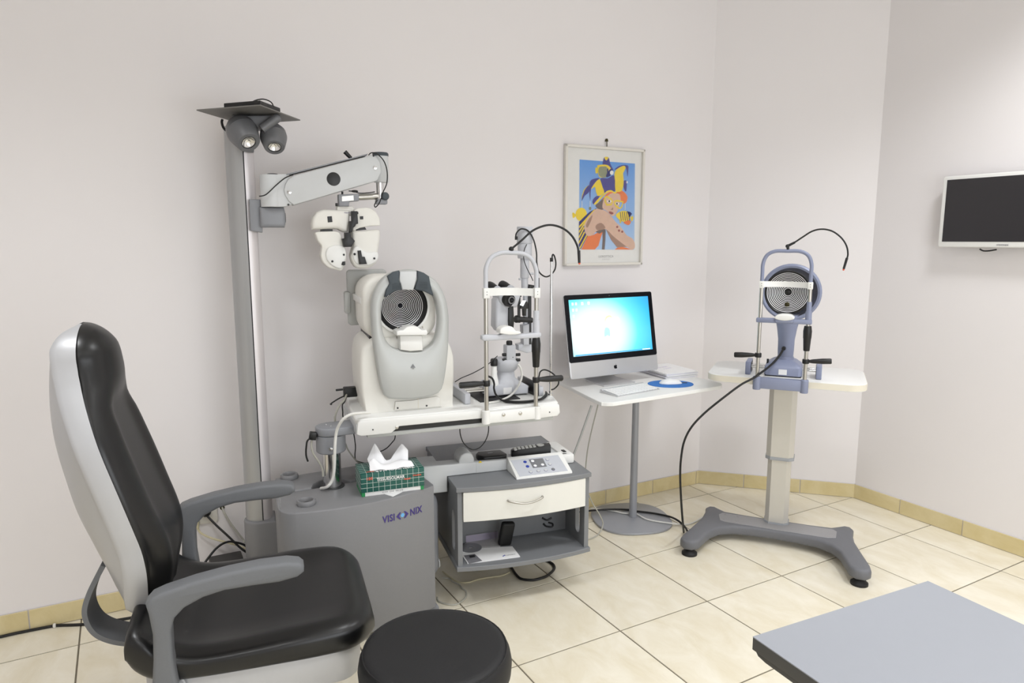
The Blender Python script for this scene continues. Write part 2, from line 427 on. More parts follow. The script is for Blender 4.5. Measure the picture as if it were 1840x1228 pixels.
def interps(tab, z):      # smooth interpolation through a table
    n = len(tab)
    for i in range(n - 1):
        if z <= tab[i + 1][0] or i == n - 2:
            x0, y0 = tab[i]; x1, y1 = tab[i + 1]; h = x1 - x0; t = max(0, min(1, (z - x0) / h))
            m0 = (y1 - tab[i - 1][1]) / (x1 - tab[i - 1][0]) if i > 0 else (y1 - y0) / h
            m1 = (tab[i + 2][1] - y0) / (tab[i + 2][0] - x0) if i < n - 2 else (y1 - y0) / h
            return (2 * t ** 3 - 3 * t * t + 1) * y0 + (t ** 3 - 2 * t * t + t) * h * m0 + (-2 * t ** 3 + 3 * t * t) * y1 + (t ** 3 - t * t) * h * m1
ZS_ = [.565 + (1.20 - .565) * k / 40 for k in range(40)] + [1.20 + .0785 * math.sin(PI / 2 * k / 16) for k in range(17)]
SIDE = [(0, 1.0), (-.02, 1.004), (-.040, .995), (-.050, .972), (-.054, .94), (-.050, .905), (-.0495, .885), (-.054, .86)]
def wid(z):
    if z < 1.18: return interps(WID, z)
    t = (z - 1.18) / (1.2795 - 1.18); return max(.004, .112 * (1 - t ** 2.2) ** .5)
rings = []
for z in ZS_:
    w_, s_, b_ = wid(z), interps(SEAM, z), interps(BACK, z)
    D = max(0.0, (s_ - b_) - .054); sc_ = min(1, (s_ - b_) / .06)
    half = [(s_ + a * sc_, b * w_) for a, b in SIDE]
    pan = [(s_ - .054 * sc_ - D * (1 - (e / .86) ** 2.2), e * w_) for e in (.80, .72, .62, .50, .36, .18)]
    ctr_ = [(s_ - .054 * sc_ - D, 0)]
    r = [(x, -y, z) for x, y in half + pan] + [(x, y, z) for x, y in ctr_] + [(x, y, z) for x, y in (half + pan)[::-1]]
    r += [(s_ - .006, w_ * q, z) for q in (.9, .5, 0, -.5, -.9)]
    rings.append(r)
MB().loft(rings).build('back_shell', m_shell, ch, angle=60)
rings = []
HEAD = [(.565, 0), (.98, 0), (1.05, .001), (1.085, .006), (1.115, .022), (1.15, .036), (1.19, .040), (1.225, .035), (1.25, .024), (1.268, .012), (1.279, .002)]
for z in ZS_:
    w_, s_ = wid(z) - .002, interps(SEAM, z)
    hb = max(0, interps(HEAD, z)); lum = .016 * math.exp(-((z - .70) / .10) ** 2)
    edge = .030 * min(1, w_ / .10)
    r = []
    for k in range(45):
        a = math.sin(PI / 2 * (-1 + 2 * k / 44)); e = abs(a)
        x = s_ + edge * math.sqrt(max(0, 1 - e ** 5))
        x += .014 * math.exp(-((e - .72) / .20) ** 2) * min(1, w_ / .18) * max(0, min(1, (1.16 - z) / .12)) * math.sqrt(max(0, 1 - e ** 6))
        x += lum * (1 - e * e) + hb * max(0, 1 - e ** 2.4) ** .75
        r.append((x, a * w_, z))
    r += [(s_ - .004, w_ * q, z) for q in (.9, .5, 0, -.5, -.9)]
    rings.append(r)
MB().loft(rings).build('back_cushion', m_leather, ch, angle=80)
# seat cushion : rings along x
rings = []
XS = [-.262 + .577 * .5 * (1 - math.cos(PI * k / 44)) for k in range(45)]
TOP = [(-.263, .565), (-.258, .588), (-.245, .600), (-.22, .590), (-.19, .560), (-.15, .534), (-.10, .522), (0, .522), (.12, .528), (.20, .530), (.255, .527), (.287, .518), (.304, .506), (.312, .494), (.315, .482)]
BOT = [(-.263, .51), (-.245, .475), (-.2, .450), (-.1, .442), (.1, .436), (.26, .432), (.304, .434), (.315, .442)]
for x in XS:
    hw = .268 - .02 * max(0, (x - .1) / .2) ** 2 - (.075 * max(0, (x - .21) / .105) ** 2.6) - (.02 * max(0, (-.2 - x) / .06) ** 2)
    zt, zb = interps(TOP, x), interps(BOT, x)
    r = []
    for k in range(56):
        a = 2 * PI * k / 56; ca, sa = math.cos(a), math.sin(a)
        y = hw * math.copysign(abs(ca) ** .38, ca); sq = math.copysign(abs(sa) ** .55, sa)
        z = (zt + zb) / 2 + (zt - zb) / 2 * sq
        if sa > .1: z -= .022 * max(0, 1 - (y / (hw * .82)) ** 4) * max(0, min(1, (x + .24) / .10)) * max(0, min(1, (.27 - x) / .08))
        r.append((x, y - .012, z))
    rings.append(r)
MB().loft(rings).build('seat_cushion', m_leather, ch, angle=75)
def plan(pts, z0, z1, bev, name, m, par): return MB().prism(pts, z0, z1, 'z', bev).build(name, m, par)
plan(rrect(-.235, -.250, .275, .228, .07), .355, .450, .012, 'seat_pan', m_shell, ch)
MB().lathe([(.075, .12), (.075, .30), (.10, .33), (.16, .358)], (0.02, 0, 0)).build('seat_column', m_shell, ch)
MB().lathe([(.27, 0), (.29, .012), (.285, .03), (.15, .06), (.09, .12)], (.02, 0, 0), n=40).build('floor_plate', m_console, ch)
for s in (-1, 1):
    yc = s * .283
    prof = [(-.203, .676), (-.190, .690), (-.165, .699), (-.10, .713), (-.03, .723), (.04, .728), (.10, .727), (.128, .720), (.138, .710), (.137, .697), (.122, .687), (.08, .681), (.02, .682), (-.04, .681), (-.085, .672), (-.125, .654), (-.147, .632), (-.155, .605), (-.156, .54), (-.150, .47), (-.150, .425), (-.162, .405), (-.182, .405), (-.200, .425), (-.203, .47), (-.196, .54), (-.193, .60), (-.198, .65)]
    MB().prism(prof, yc - .026, yc + .026, 'y', bev=.009, seg=3).build('armrest', m_armgrey, ch, angle=50)
    MB().lathe([(.034, 0), (.034, .012)], (-.172, yc - s * .03, .44), (0, s, 0)).lathe([(.03, 0), (.03, .064), (.026, .07)], (-.172, yc - s * .032, .44), (0, s, 0)).build('armrest_pivot', m_shell, ch)
    MB().bb((-.20, s * .225, .41), (-.145, yc, .455), .008).build('armrest_bracket', m_armgrey, ch)
# bent band that carries the back
bp = smoothpath([(-.335, 0, .67), (-.372, 0, .60), (-.385, 0, .545), (-.365, 0, .49), (-.31, 0, .455), (-.24, 0, .445), (-.18, 0, .445)], 8)
rings = []
for i, p in enumerate(bp):
    t = (bp[min(i + 1, len(bp) - 1)] - bp[max(i - 1, 0)]).normalized(); n = Vector((-t.z, 0, t.x))
    rings.append([p + n * a + Vector((0, b, 0)) for a, b in ((-.006, -.05), (.006, -.05), (.006, .05), (-.006, .05))])
MB().loft(rings).build('back_bracket', m_armgrey, ch)

# ================================================================== STOOL
ST0 = FR(-.512, -.94, 0)
stl = thing('swivel_stool', 'round black vinyl stool in front of the grey console', 'stool', ST0)
R0 = .187
MB().lathe([(.02, .405), (.15, .405), (R0 - .012, .412), (R0 - .002, .43), (R0, .455), (R0 - .004, .478), (R0 - .011, .492), (R0 - .022, .4985), (R0 - .032, .5005), (.10, .5015), (.0005, .502)], n=64).build('seat_pad', m_vinyl, stl, angle=60)
MB().tube([((R0 - .0125) * math.cos(2 * PI * k / 48), (R0 - .0125) * math.sin(2 * PI * k / 48), .4935) for k in range(48)], .0022, 6, 1, closed=True).build('piping', m_vinyl, stl)
MB().lathe([(.11, .39), (.11, .405), (.03, .405)]).build('seat_plate', m_black, stl)
MB().cyl((0, 0, .10), (0, 0, .40), .024).build('gas_column', m_chrome, stl)
for k in range(5):
    a = 2 * PI * k / 5 + .3; d = Vector((math.cos(a), math.sin(a), 0))
    MB().tube([d * .02 + Vector((0, 0, .11)), d * .15 + Vector((0, 0, .09)), d * .27 + Vector((0, 0, .065))], lambda t: .022 - .008 * t, 8, 3).build('leg', m_chrome, stl)
    c = MB(); p = d * .27; sd = Vector((-d.y, d.x, 0))
    for q in (-1, 1): c.lathe([(.027, 0), (.027, .016)], p + sd * (q * .012 - .008) + Vector((0, 0, .0275)), sd, 18)
    c.cyl(p + Vector((0, 0, .03)), p + Vector((0, 0, .075)), .006); c.build('caster', m_black, stl)

# ================================================================== FOREGROUND DESK
DK = FR(-.128, -1.565, -4)
dk = thing('side_desk', 'plain grey desk with dark edge and silver legs, bare top', 'desk', DK)
MB().bb((0, -1.0, .7385), (.505, 0, .7405)).build('desk_top_surface', m_desk, dk)
MB().bb((0, -1.0, .714), (.505, 0, .7385), .0012).prism([(-1.0, .714), (-.004, .714), (-.012, .706), (-.03, .703), (-1, .703)], 0.004, .5, 'x').build('desk_top', m_deskedge, dk)
for x, y in ((.055, -.12), (.45, -.12), (.055, -.93), (.45, -.93)):
    MB().cyl((x, y, .004), (x, y, .704), .025).lathe([(.028, 0), (.028, .012), (.02, .014)], (x, y, 0)).build('leg', m_lgrey, dk)

# ================================================================== INSTRUMENT CONSOLE
CO = FR(0, 0, 0)
CZ = .535
co = thing('instrument_console', 'tall grey console cabinet with violet eye lettering and lift column', 'cabinet', FR(-.40, .15, 0))
CO_off = Vector((-.40, .15, 0))
def cfy(x):   # curved front in plan
    pts = [(-.668, -.010), (-.42, -.050), (-.118, .004)]
    (x0, y0), (x1, y1), (x2, y2) = pts
    return y0 * (x - x1) * (x - x2) / ((x0 - x1) * (x0 - x2)) + y1 * (x - x0) * (x - x2) / ((x1 - x0) * (x1 - x2)) + y2 * (x - x0) * (x - x1) / ((x2 - x0) * (x2 - x1))
def cl(p): return (p[0] + .40, p[1] - .15)
front = [(-.668 + .55 * k / 20, cfy(-.668 + .55 * k / 20)) for k in range(21)]
outl = [cl(p) for p in front] + [cl((-.112, .02)), cl((-.112, .20)), cl((-.675, .20)), cl((-.692, .06)), cl((-.688, .02))]
MB().prism(outl, .03, CZ, 'z', bev=.006).build('cabinet_body', m_console, co, angle=45)
outl2 = [cl(p) for p in ((-.675, .198), (-.54, .198), (-.525, .235), (-.49, .262), (-.44, .262), (-.405, .235), (-.39, .198), (-.112, .198), (-.112, .372), (-.64, .372))]
MB().prism(outl2, .03, CZ + .006, 'z', bev=.005).build('rear_deck', m_console, co, angle=45)
MB().prism([cl(p) for p in ((-.64, .02), (-.14, .03), (-.105, -.0), (-.10, .36), (-.64, .36))], 0, .035, 'z', bev=.006).build('plinth', m_capgrey, co)
sp = MB().prism(rrect(.10 - .15, .10, .33 - .15, .4555, .05), .285, .345, 'x', bev=.02, seg=3)
pl = sp.build('side_panel', m_capgrey, co, angle=50)
MB().lathe([(.022, 0), (.022, .004), (.015, .004), (.013, -.002)], (.345, -.02, .15), (1, 0, 0)).build('panel_recess', m_lgrey, pl)
for px, py in ((520, 857), (550, 901)):
    p = onz(px, py, CZ + .012); q = cl(p)
    z0 = CZ + (.005 if p.y > .198 else -.001)
    MB().lathe([(.032, 0), (.034, .004), (.034, .014), (.031, .019), (.026, .019), (.023, .014), (.022, .002)], (q[0], q[1], z0), n=32, cap=False).build('cup_ring', m_console, co)
    MB().lathe([(.0225, 0), (.0225, .003)], (q[0], q[1], z0), n=24).build('cup_well', m_dkalu, co)
LC = cl((-.461, .19)); 
MB().lathe([(.046, CZ - .001), (.046, CZ + .0015)], (LC[0], LC[1], 0), n=32).build('column_seat', m_dkalu, co)
MB().cyl((LC[0], LC[1], CZ), (LC[0], LC[1], .70), .0345, n=32).build('lift_column', m_chrome, co)
cp = MB().lathe([(.052, .676), (.0555, .680), (.0555, .742), (.052, .744)], (LC[0], LC[1], 0), n=36).build('column_head', m_capgrey, co)
MB().lathe([(.007, 0), (.007, .004), (.003, .006)], (LC[0] - .015, LC[1] - .053, .70), (-.25, -1, 0), 12).build('screw', m_chrome, cp)
capo = [(LC[0] + .0565 * math.cos(a), LC[1] + .0565 * math.sin(a)) for a in [math.radians(70 + 10 * k) for k in range(20)]] + [(LC[0] + .11, LC[1] - .055), (LC[0] + .11, LC[1] + .05)]
cap = MB().prism(capo, .745, .777, 'z', bev=.005).build('swivel_cap', m_capgrey, co, angle=50)
for a in ((-.01, .02), (.0, -.012)): MB().lathe([(.003, 0), (.002, .0015)], (LC[0] + a[0], LC[1] + a[1], .7768), n=8).build('screw', m_chrome, cap)
# clear acrylic strip and clip at the left corner
MB().bb((-.690 + .4, .035 - .15, CZ - .06), (-.684 + .4, .055 - .15, CZ + .075)).bb((-.684 + .4, .04 - .15, CZ - .055), (-.655 + .4, .043 - .15, CZ - .02)).build('acrylic_strip', m_clear, co)
# lettering on the curved front
def on_front(o, x0, z0):
    for v in o.data.vertices:
        x = x0 + v.co.x; v.co = Vector((x + .40, cfy(x) - .15 - .0012 - v.co.z, z0 + v.co.y))
def letter(s, x, z, size, sx=1):
    o = text('lettering', s, size, m_purple, co, Matrix.Identity(4), .0006, True, sx); on_front(o, x, z); return o
A_ = onz(686, 938, .45); A_ = FR(-.24, cfy(-.235), 8).v(686, 932); 
zt = .458
letter('VISI', -.318, zt, .037, .80); letter('NIX', -.203, zt, .037, .80)
eye = MB()
for s in (-1, 1):
    eye.prism([(s * .026, .0), (s * .012, .013), (s * .006, .014), (s * .014, .0), (s * .006, -.014), (s * .012, -.013)], -.0006, .0006, 'z')
o = eye.build('eye_emblem', m_purple, co); on_front(o, -.262, zt)
o = MB().lathe([(.0075, -.0006), (.0075, .0006)], n=20).build('eye_emblem', m_lblue, co); on_front(o, -.262, zt)

# ================================================================== POLE WITH LAMPS AND ARM
PO = FR(-.695, .45, -8.5)
po = thing('instrument_pole', 'tall aluminium instrument pole with twin spotlights and swing arm', 'pole', PO)
def dshape(x0, x1, d, side, n=10):
    o = []
    for k in range(n + 1):
        a = math.radians(90 + 180 * k / n) if side < 0 else math.radians(-90 + 180 * k / n)
        cx = x1 if side < 0 else x0; o.append((cx + (x1 - x0) * math.cos(a), d * math.sin(a)))
    return o
MB().prism(dshape(-.052, .010, .048, -1), .02, 1.895, 'z').build('pole_profile', m_alu, po)
MB().prism(dshape(.014, .050, .040, 1), .02, 1.885, 'z').build('pole_strip', m_aluw, po)
MB().bb((.004, -.036, .02), (.018, .036, 1.885)).build('pole_groove', m_dkalu, po)
MB().prism([(.002 + .063 * math.cos(a), .062 * math.sin(a)) for a in [math.radians(90 + 9 * k) for k in range(21)]] + [(.060, -.062), (.060, .062)], 0, .362, 'z', bev=.008, seg=3).build('pole_socket', m_console, po, angle=50)
# top plate
pc = MB()
cor = [PO.loc(Vector(p)) for p in ((-.844, .365, 1.93), (-.664, .158, 1.93), (-.477, .40, 1.93), (-.657, .600, 1.93))]
pt = MB().prism([(c.x, c.y) for c in cor], 1.930, 1.934, 'z').build('top_plate', m_dplate, po)
e1 = (cor[1] - cor[0]); e2 = (cor[3] - cor[0])
blk = [cor[0] + e1 * a + e2 * b for a, b in ((.42, .03), (.98, .03), (.98, .50), (.42, .50))]
MB().prism([(c.x, c.y) for c in blk], 1.934, 1.950, 'z', bev=.003).build('adapter_box', m_black, pt)
h0 = cor[0] + e1 * .75 + e2 * .06
MB().tube([PO.v(*ZL(890, 155), -.24), PO.v(*ZL(990, 90), -.24), PO.v(*ZL(1120, 70), -.22), PO.v(*ZL(1230, 115), -.2), PO.v(*ZL(1265, 190), -.19), PO.v(*ZL(1245, 232), -.18)], .0022, 6, 6).build('power_lead', m_cable, pt)
MB().tube([PO.v(*ZL(500, 372), -.03), PO.v(*ZL(490, 420), -.03), PO.v(*ZL(515, 500), -.03), PO.v(*ZL(575, 555), -.03), PO.v(*ZL(660, 600), -.02)], .0045, 8, 6).build('power_lead', m_cable, po)
# lamp bracket
MB().prism([tuple(PO.v(*ZL(*p), -.10).xz) for p in ((690, 330), (1370, 310), (1370, 370), (1160, 520), (900, 500), (700, 380))], -.11, -.035, 'y', bev=.004).build('lamp_bracket', m_lampgrey, po)
MB().prism(rrect(-.02, -.075, .045, .05, .02), 1.845, 1.93, 'z', bev=.004).build('lamp_hub', m_lampgrey, po)
lev0 = PO.v(*ZL(1090, 520), -.14); lev1 = PO.v(*ZL(1310, 360), -.14)
MB().tube([lev0, lev0.lerp(lev1, .5), lev1], .0165, 14, 2).ball(lev1, .0165, 10).build('lamp_lever', m_lampgrey, po)
MB().bb((.02, -.075, 1.80), (.05, -.03, 1.86), .004).build('lamp_foot', m_lampgrey, po)
for (fc, bc, r, vf, vb, R_) in (((893, 722), (775, 520), .030, -.155, -.105, .055), ((1283, 792), (1262, 600), .027, -.135, -.095, .048)):
    f0 = PO.v(*ZL(*fc), vf); b0 = PO.v(*ZL(*bc), vb); ax = (b0 - f0).normalized(); L_ = (b0 - f0).length
    sh = MB().lathe([(r * .80, .004), (r * .88, -.001), (R_ * .70, -.002), (R_ * .76, .002), (R_ * .86, L_ * .3), (R_ * .97, L_ * .62), (R_, L_ * .78), (R_ * .985, L_ * .79), (R_ * 1.0, L_ * .80), (R_ * .95, L_ * 1.1), (R_ * .75, L_ * 1.35), (R_ * .4, L_ * 1.45)], f0, ax, 32, cap=False).build('spotlight', m_lampgrey, po, angle=40)
    MB().lathe([(r * .80, .003), (r * .55, .012), (r * .2, .018), (.0005, .0185)], f0, ax, 32, cap=False).build('reflector', m_reflector, sh)
    MB().lathe([(r * .82, 0), (r * .82, .0015), (r * .78, .0015), (r * .78, 0)], f0 - ax * .001, ax, 32, cap=False).build('rim', m_black, sh)
# sliding bracket that carries the arm
br = MB().prism([tuple(PO.v(*Z1(*p), -.05).xz) for p in ((412, 732), (486, 732), (486, 770), (497, 905), (497, 940), (420, 930))], -.065, .05, 'y', bev=.006).build('arm_bracket', m_capgrey, po)
q0 = PO.v(*Z1(480, 845), -.05); q1 = PO.v(*Z1(632, 845), -.05)
hh = (PO.v(*Z1(560, 778), -.05).z - PO.v(*Z1(560, 905), -.05).z) / 2
MB().prism([(q0.x, q0.z - hh), (q1.x, q0.z - hh), (q1.x + .004, q0.z - hh * .5), (q1.x + .004, q0.z + hh * .5), (q1.x, q0.z + hh), (q0.x, q0.z + hh)], -.09, -.01, 'y', bev=.014, seg=3).build('bracket_block', m_capgrey, po, angle=50)
MB().lathe([(.02, 0), (.018, .004)], (q1.x + .002, -.05, q0.z), (1, 0, 0)).build('bracket_knob', m_black, po)
AV = -.075
pv0 = PO.v(*Z1(560, 780), AV); pv1 = PO.v(*Z1(560, 578), AV)
MB().lathe([(.040, 0), (.041, .003), (.041, pv1.z - pv0.z - .003), (.039, pv1.z - pv0.z)], (pv0.x, AV, pv0.z), n=36).prism([tuple(PO.v(*Z1(*p), AV).xz) for p in ((560, 580), (660, 575), (690, 760), (640, 778), (560, 778))], AV - .036, AV + .036, 'y').build('arm_pivot', m_lgrey, po, angle=50)
MB().lathe([(.020, 0), (.020, .003), (.017, .005)], (pv1.x, AV, pv1.z)).build('pivot_cap', m_black, po)
armp = [(640, 640), (660, 600), (690, 582), (1150, 462), (1185, 447), (1215, 462), (1240, 500), (1245, 560), (1220, 612), (1190, 622), (695, 766), (665, 745), (640, 705), (632, 670)]
arm = MB().prism([tuple(PO.v(*Z1(*p), AV - .045).xz) for p in armp], AV - .045, AV + .045, 'y', bev=.004).build('swing_arm', m_lgrey, po, angle=40)
tp = [tuple(PO.v(*Z1(*p), AV - .045).xz) for p in ((650, 578), (1160, 450), (1162, 442), (648, 570))]
MB().prism(tp, AV - .04, AV + .04, 'y').build('arm_cover', m_capgrey, arm)
c = PO.v(*Z1(945, 603), AV - .045); MB().lathe([(.0255, 0), (.0255, .0015), (.024, .002)], c + Vector((0, .0008, 0)), (0, -1, 0), 36).build('arm_disc', m_black, arm)
for p in ((665, 686), (1206, 531)):
    c = PO.v(*Z1(*p), AV - .045); MB().lathe([(.0075, 0), (.0075, .003), (.003, .004)], c, (0, -1, 0), 14).build('screw', m_chrome, arm)
for p in ((660, 765), (1197, 456)):
    c = PO.v(*Z1(*p), AV - .045); MB().lathe([(.004, 0), (.003, .002)], c, (0, -1, 0), 10).build('screw', m_black, arm)
a0 = PO.v(*Z1(1245, 625), AV); a1 = PO.v(*Z1(1245, 440), AV)
MB().lathe([(.028, 0), (.030, .003), (.030, a1.z - a0.z - .012)], (a0.x, AV, a0.z), n=32).build('arm_end', m_lgrey, po)
MB().lathe([(.031, 0), (.031, .010), (.027, .014)], (a0.x, AV, a1.z - .012), n=32).build('arm_end_cap', m_slate, po)
b1 = PO.v(*Z1(1226, 750), AV)
MB().cyl((a0.x - .006, AV, b1.z), (a0.x - .006, AV, a0.z + .003), .0145).build('drop_rod', m_chrome, po)
MB().bb((a0.x - .024, AV - .02, b1.z - .008), (a0.x + .020, AV + .02, b1.z + .012), .005).build('rod_clamp', m_capgrey, po)
kb = PO.v(*Z1(1270, 710), AV - .03)
MB().lathe([(.013, 0), (.0155, .002), (.0155, .012), (.012, .015), (.004, .015)], kb + Vector((0, .018, 0)), (.25, -1, 0), 18).cyl(kb + Vector((-.012, .03, 0)), kb + Vector((0, .02, 0)), .006).build('clamp_knob', m_slate, po)
lv = [PO.v(*Z1(1055, 472), AV), PO.v(*Z1(1015, 430), AV)]
MB().cyl(lv[0], lv[1], .007, .0085).build('arm_lever', m_black, po)
# horizontal tube and yoke for the phoropter
t0 = PO.v(*Z1(1085, 718), AV - .01); t1 = PO.v(*Z1(1225, 712), AV)
MB().cyl(t0, t1, .0125).build('cross_tube', m_steel, po)
yk = MB().prism([tuple(PO.v(*Z1(*p), AV - .01).xz) for p in ((972, 702), (1100, 698), (1100, 742), (1040, 748), (1038, 776), (975, 776))], AV - .034, AV + .014, 'y', bev=.004).build('yoke', m_capgrey, po)
MB().prism([tuple(PO.v(*Z1(*p), AV - .034).xz) for p in ((997, 713), (1070, 706), (1072, 738), (998, 744))], AV - .0352, AV - .033, 'y').build('rating_plate', m_steel, yk)
MB().lathe([(.006, 0), (.006, .008)], PO.v(*Z1(970, 765), AV - .02), (-1, 0, 0), 12).build('yoke_screw', m_black, yk)
MB().cyl(PO.v(*Z1(1000, 704), AV), PO.v(*Z1(1000, 682), AV), .004).build('yoke_screw', m_black, yk)
MB().tube([PO.v(*Z1(*p), AV - .052) for p in ((475, 712), (520, 700), (585, 640), (640, 596), (690, 577))], .0022, 6, 6).build('arm_lead', m_cable, po)
MB().tube([PO.v(*Z1(*p), AV - .055) for p in ((1165, 452), (1185, 437), (1220, 445), (1262, 490), (1282, 555), (1280, 630), (1255, 690), (1235, 750), (1210, 780), (1203, 765), (1222, 735))], .0022, 6, 6).build('arm_lead', m_cable, po)
MB().tube([PO.v(*Z1(*p), AV - .03) for p in ((1040, 678), (1075, 682), (1110, 692), (1160, 690), (1205, 684))], .002, 6, 6).ball(PO.v(*Z1(1078, 680), AV - .03), .008, 8, (1.7, 1, .6)).build('arm_lead', m_cable, po)

# ================================================================== PHOROPTER
PV = -.10
PH = FR(*PO.o.xy, -8.5)
ph = thing('phoropter', 'ivory phoropter head hanging from the swing arm', 'phoropter', PH, z=PO.v(*ZP(700, 120), PV).z)
def ol(pts, v=PV, fr=PO, zz=ZP): return [tuple(fr.v(*zz(*p), v).xz) for p in pts]
def sm2(pts, n=4): return [tuple(p.xy) for p in smoothpath([(a, b, 0) for a, b in pts], n, True)]
MB().prism(ol(((625, 98), (890, 98), (930, 170), (900, 260), (640, 260), (620, 180))), PV + .005, PV + .05, 'y', bev=.006).build('bridge', m_cream, ph)
ul = ol(((195, 500), (185, 400), (205, 290), (280, 195), (380, 158), (480, 160), (640, 165), (830, 172), (830, 350), (805, 540), (740, 545), (690, 520), (640, 490), (560, 483), (400, 492)))
ur = ol(((905, 165), (960, 140), (1110, 125), (1190, 140), (1270, 200), (1330, 300), (1345, 430), (1160, 440), (1000, 470), (900, 515), (880, 515), (895, 350)))
h1 = MB().prism(ul, PV - .012, PV + .062, 'y', bev=.014, seg=3).build('upper_housing', m_cream, ph, angle=55)
h2 = MB().prism(ur, PV - .012, PV + .062, 'y', bev=.014, seg=3).build('upper_housing', m_cream, ph, angle=55)
ll = sm2(ol(((255, 545), (450, 530), (620, 535), (690, 600), (715, 720), (740, 830), (768, 930), (765, 1010), (735, 1110), (690, 1195), (600, 1180), (470, 1140), (370, 1040), (340, 930), (355, 830), (350, 770), (290, 690), (262, 610))), 3)
lr = sm2(ol(((880, 525), (1030, 520), (1200, 505), (1330, 505), (1345, 620), (1325, 760), (1310, 880), (1310, 1000), (1260, 1080), (1170, 1140), (1040, 1162), (940, 1140), (880, 1060), (850, 950), (870, 850), (890, 760), (875, 640))), 3)
l1 = MB().prism(ll, PV - .010, PV + .060, 'y', bev=.012, seg=3).build('lens_housing', m_cream, ph, angle=55)
l2 = MB().prism(lr, PV - .010, PV + .060, 'y', bev=.012, seg=3).build('lens_housing', m_cream, ph, angle=55)
lf = sm2(ol(((420, 900), (470, 800), (600, 760), (735, 790), (768, 930), (735, 1060), (680, 1160), (560, 1130), (450, 1030))), 3)
MB().prism(lf, PV - .018, PV - .004, 'y', bev=.006).build('lens_cover', m_white, l1, angle=55)
rf = sm2(ol(((870, 900), (900, 800), (960, 770), (1010, 820), (1120, 880), (1290, 880), (1305, 1000), (1200, 1090), (1040, 1110), (920, 1060))), 3)
MB().prism(rf, PV - .016, PV - .004, 'y', bev=.006).build('lens_cover', m_white, l2, angle=55)
for p, par, r in (((540, 1038), l1, .0042), ((735, 925), l1, .004), ((918, 915), l2, .0046), ((1252, 988), l2, .0042)):
    c = PO.v(*ZP(*p), PV - .018); MB().lathe([(r, 0), (r, .002), (r * .7, .003)], c, (0, -1, 0), 16).build('dial', m_black, par)
MB().prism(ol(((700, 1040), (748, 1035), (748, 1095), (720, 1105), (685, 1095))), PV - .024, PV - .012, 'y', bev=.002).build('knob', m_black, l1)
MB().prism(ol(((955, 855), (1010, 850), (1030, 955), (1075, 960), (1112, 1080), (980, 1085))), PV - .026, PV - .010, 'y', bev=.003).build('cross_cylinder_lever', m_black, l2)
MB().prism(ol(((448, 278), (525, 272), (535, 372), (458, 378))), PV - .0135, PV - .011, 'y').build('window', m_black, h1)
MB().prism(ol(((998, 275), (1055, 272), (1057, 325), (1002, 328))), PV - .0135, PV - .011, 'y').build('window', m_black, h2)
MB().prism(ol(((355, 490), (545, 490), (545, 530), (355, 530))), PV + .0, PV + .05, 'y').build('slide_joint', m_black, ph)
MB().prism(ol(((965, 480), (1090, 450), (1120, 500), (970, 515))), PV + .0, PV + .05, 'y').build('slide_joint', m_black, ph)
MB().prism(ol(((845, 190), (945, 190), (960, 400), (925, 410), (905, 450), (870, 470), (855, 545), (805, 545), (815, 360), (850, 350))), PV - .032, PV - .008, 'y', bev=.003).prism(ol(((730, 550), (830, 545), (840, 620), (905, 690), (850, 790), (720, 795), (690, 655), (735, 645))), PV - .034, PV - .004, 'y', bev=.004).cyl(PO.v(*ZP(930, 215), PV - .02), PO.v(*ZP(978, 215), PV - .02), .005).build('forehead_rest', m_black, ph)
text('lettering', 'VISIONIX', .006, m_purple, ph, FRONT(PO.v(*ZP(800, 213), PV - .0128)), .0002)

# ================================================================== SLIDING INSTRUMENT TABLE
ST = FR(-.398, .059, -8.45)
TZ = .82
it = thing('instrument_table', 'white sliding instrument table carried by the console lift column', 'table', ST, z=.735)
MB().prism([(.0, .02), (.018, .004), (.03, .002), (.80, .002), (.822, .012), (.831, .05), (.848, .12), (.848, .16), (.82, .19), (.795, .40), (.02, .40), (.005, .22)], .792, TZ, 'z', bev=.008, seg=3).build('table_top', m_white, it, angle=50)
sk = [(.000, .765), (.006, TZ - .012), (.016, TZ - .004), (.80, TZ - .004), (.822, TZ - .012), (.826, .775), (.815, .762), (.70, .757), (.668, .781), (.160, .781), (.128, .758), (.015, .757)]
MB().prism(sk, -.004, .030, 'y', bev=.004).build('front_skirt', m_white, it, angle=40)
MB().prism([(.03, .757), (.006, .765), (.008, TZ - .02), (.39, TZ - .02), (.39, .757)], -.0, .006, 'x', bev=.002).build('end_panel', m_lgrey, it)
MB().prism([(.03, .775), (.03, TZ - .02), (.13, TZ - .02), (.13, .775)], .812, .820, 'x').build('end_panel', m_white, it)
MB().bb((.11, .002, .762), (.72, .38, .792)).build('slide_well', m_black, it)
MB().bb((.04, .006, .744), (.800, .085, .762), .003).bb((.04, .30, .742), (.78, .34, .762), .003).bb((.04, .045, .745), (.07, .34, .76), .002).build('slide_rail', m_sgrey, it)
for p, m_, r in (((670, 772.5), m_black, .0025), ((713, 768.5), m_steel, .0062), ((987.5, 741), m_black, .0025)):
    MB().lathe([(r, 0), (r, .002), (r * .6, .0025)], ST.v(*p, -.004), (0, -1, 0), 14).build('screw', m_, it)
MB().bb((.40, .01, .765), (.50, .03, .772)).build('cable_plate', m_paperv, it)

# ================================================================== AUTOREFRACTOR
ar = thing('autorefractor', 'ivory eye analyser with grey oval face guard and ring target', 'eye analyser', ST, z=TZ)
def o2(pts, v, fr=ST, zz=Z2): return [tuple(fr.v(*zz(*p), v).xz) for p in pts]
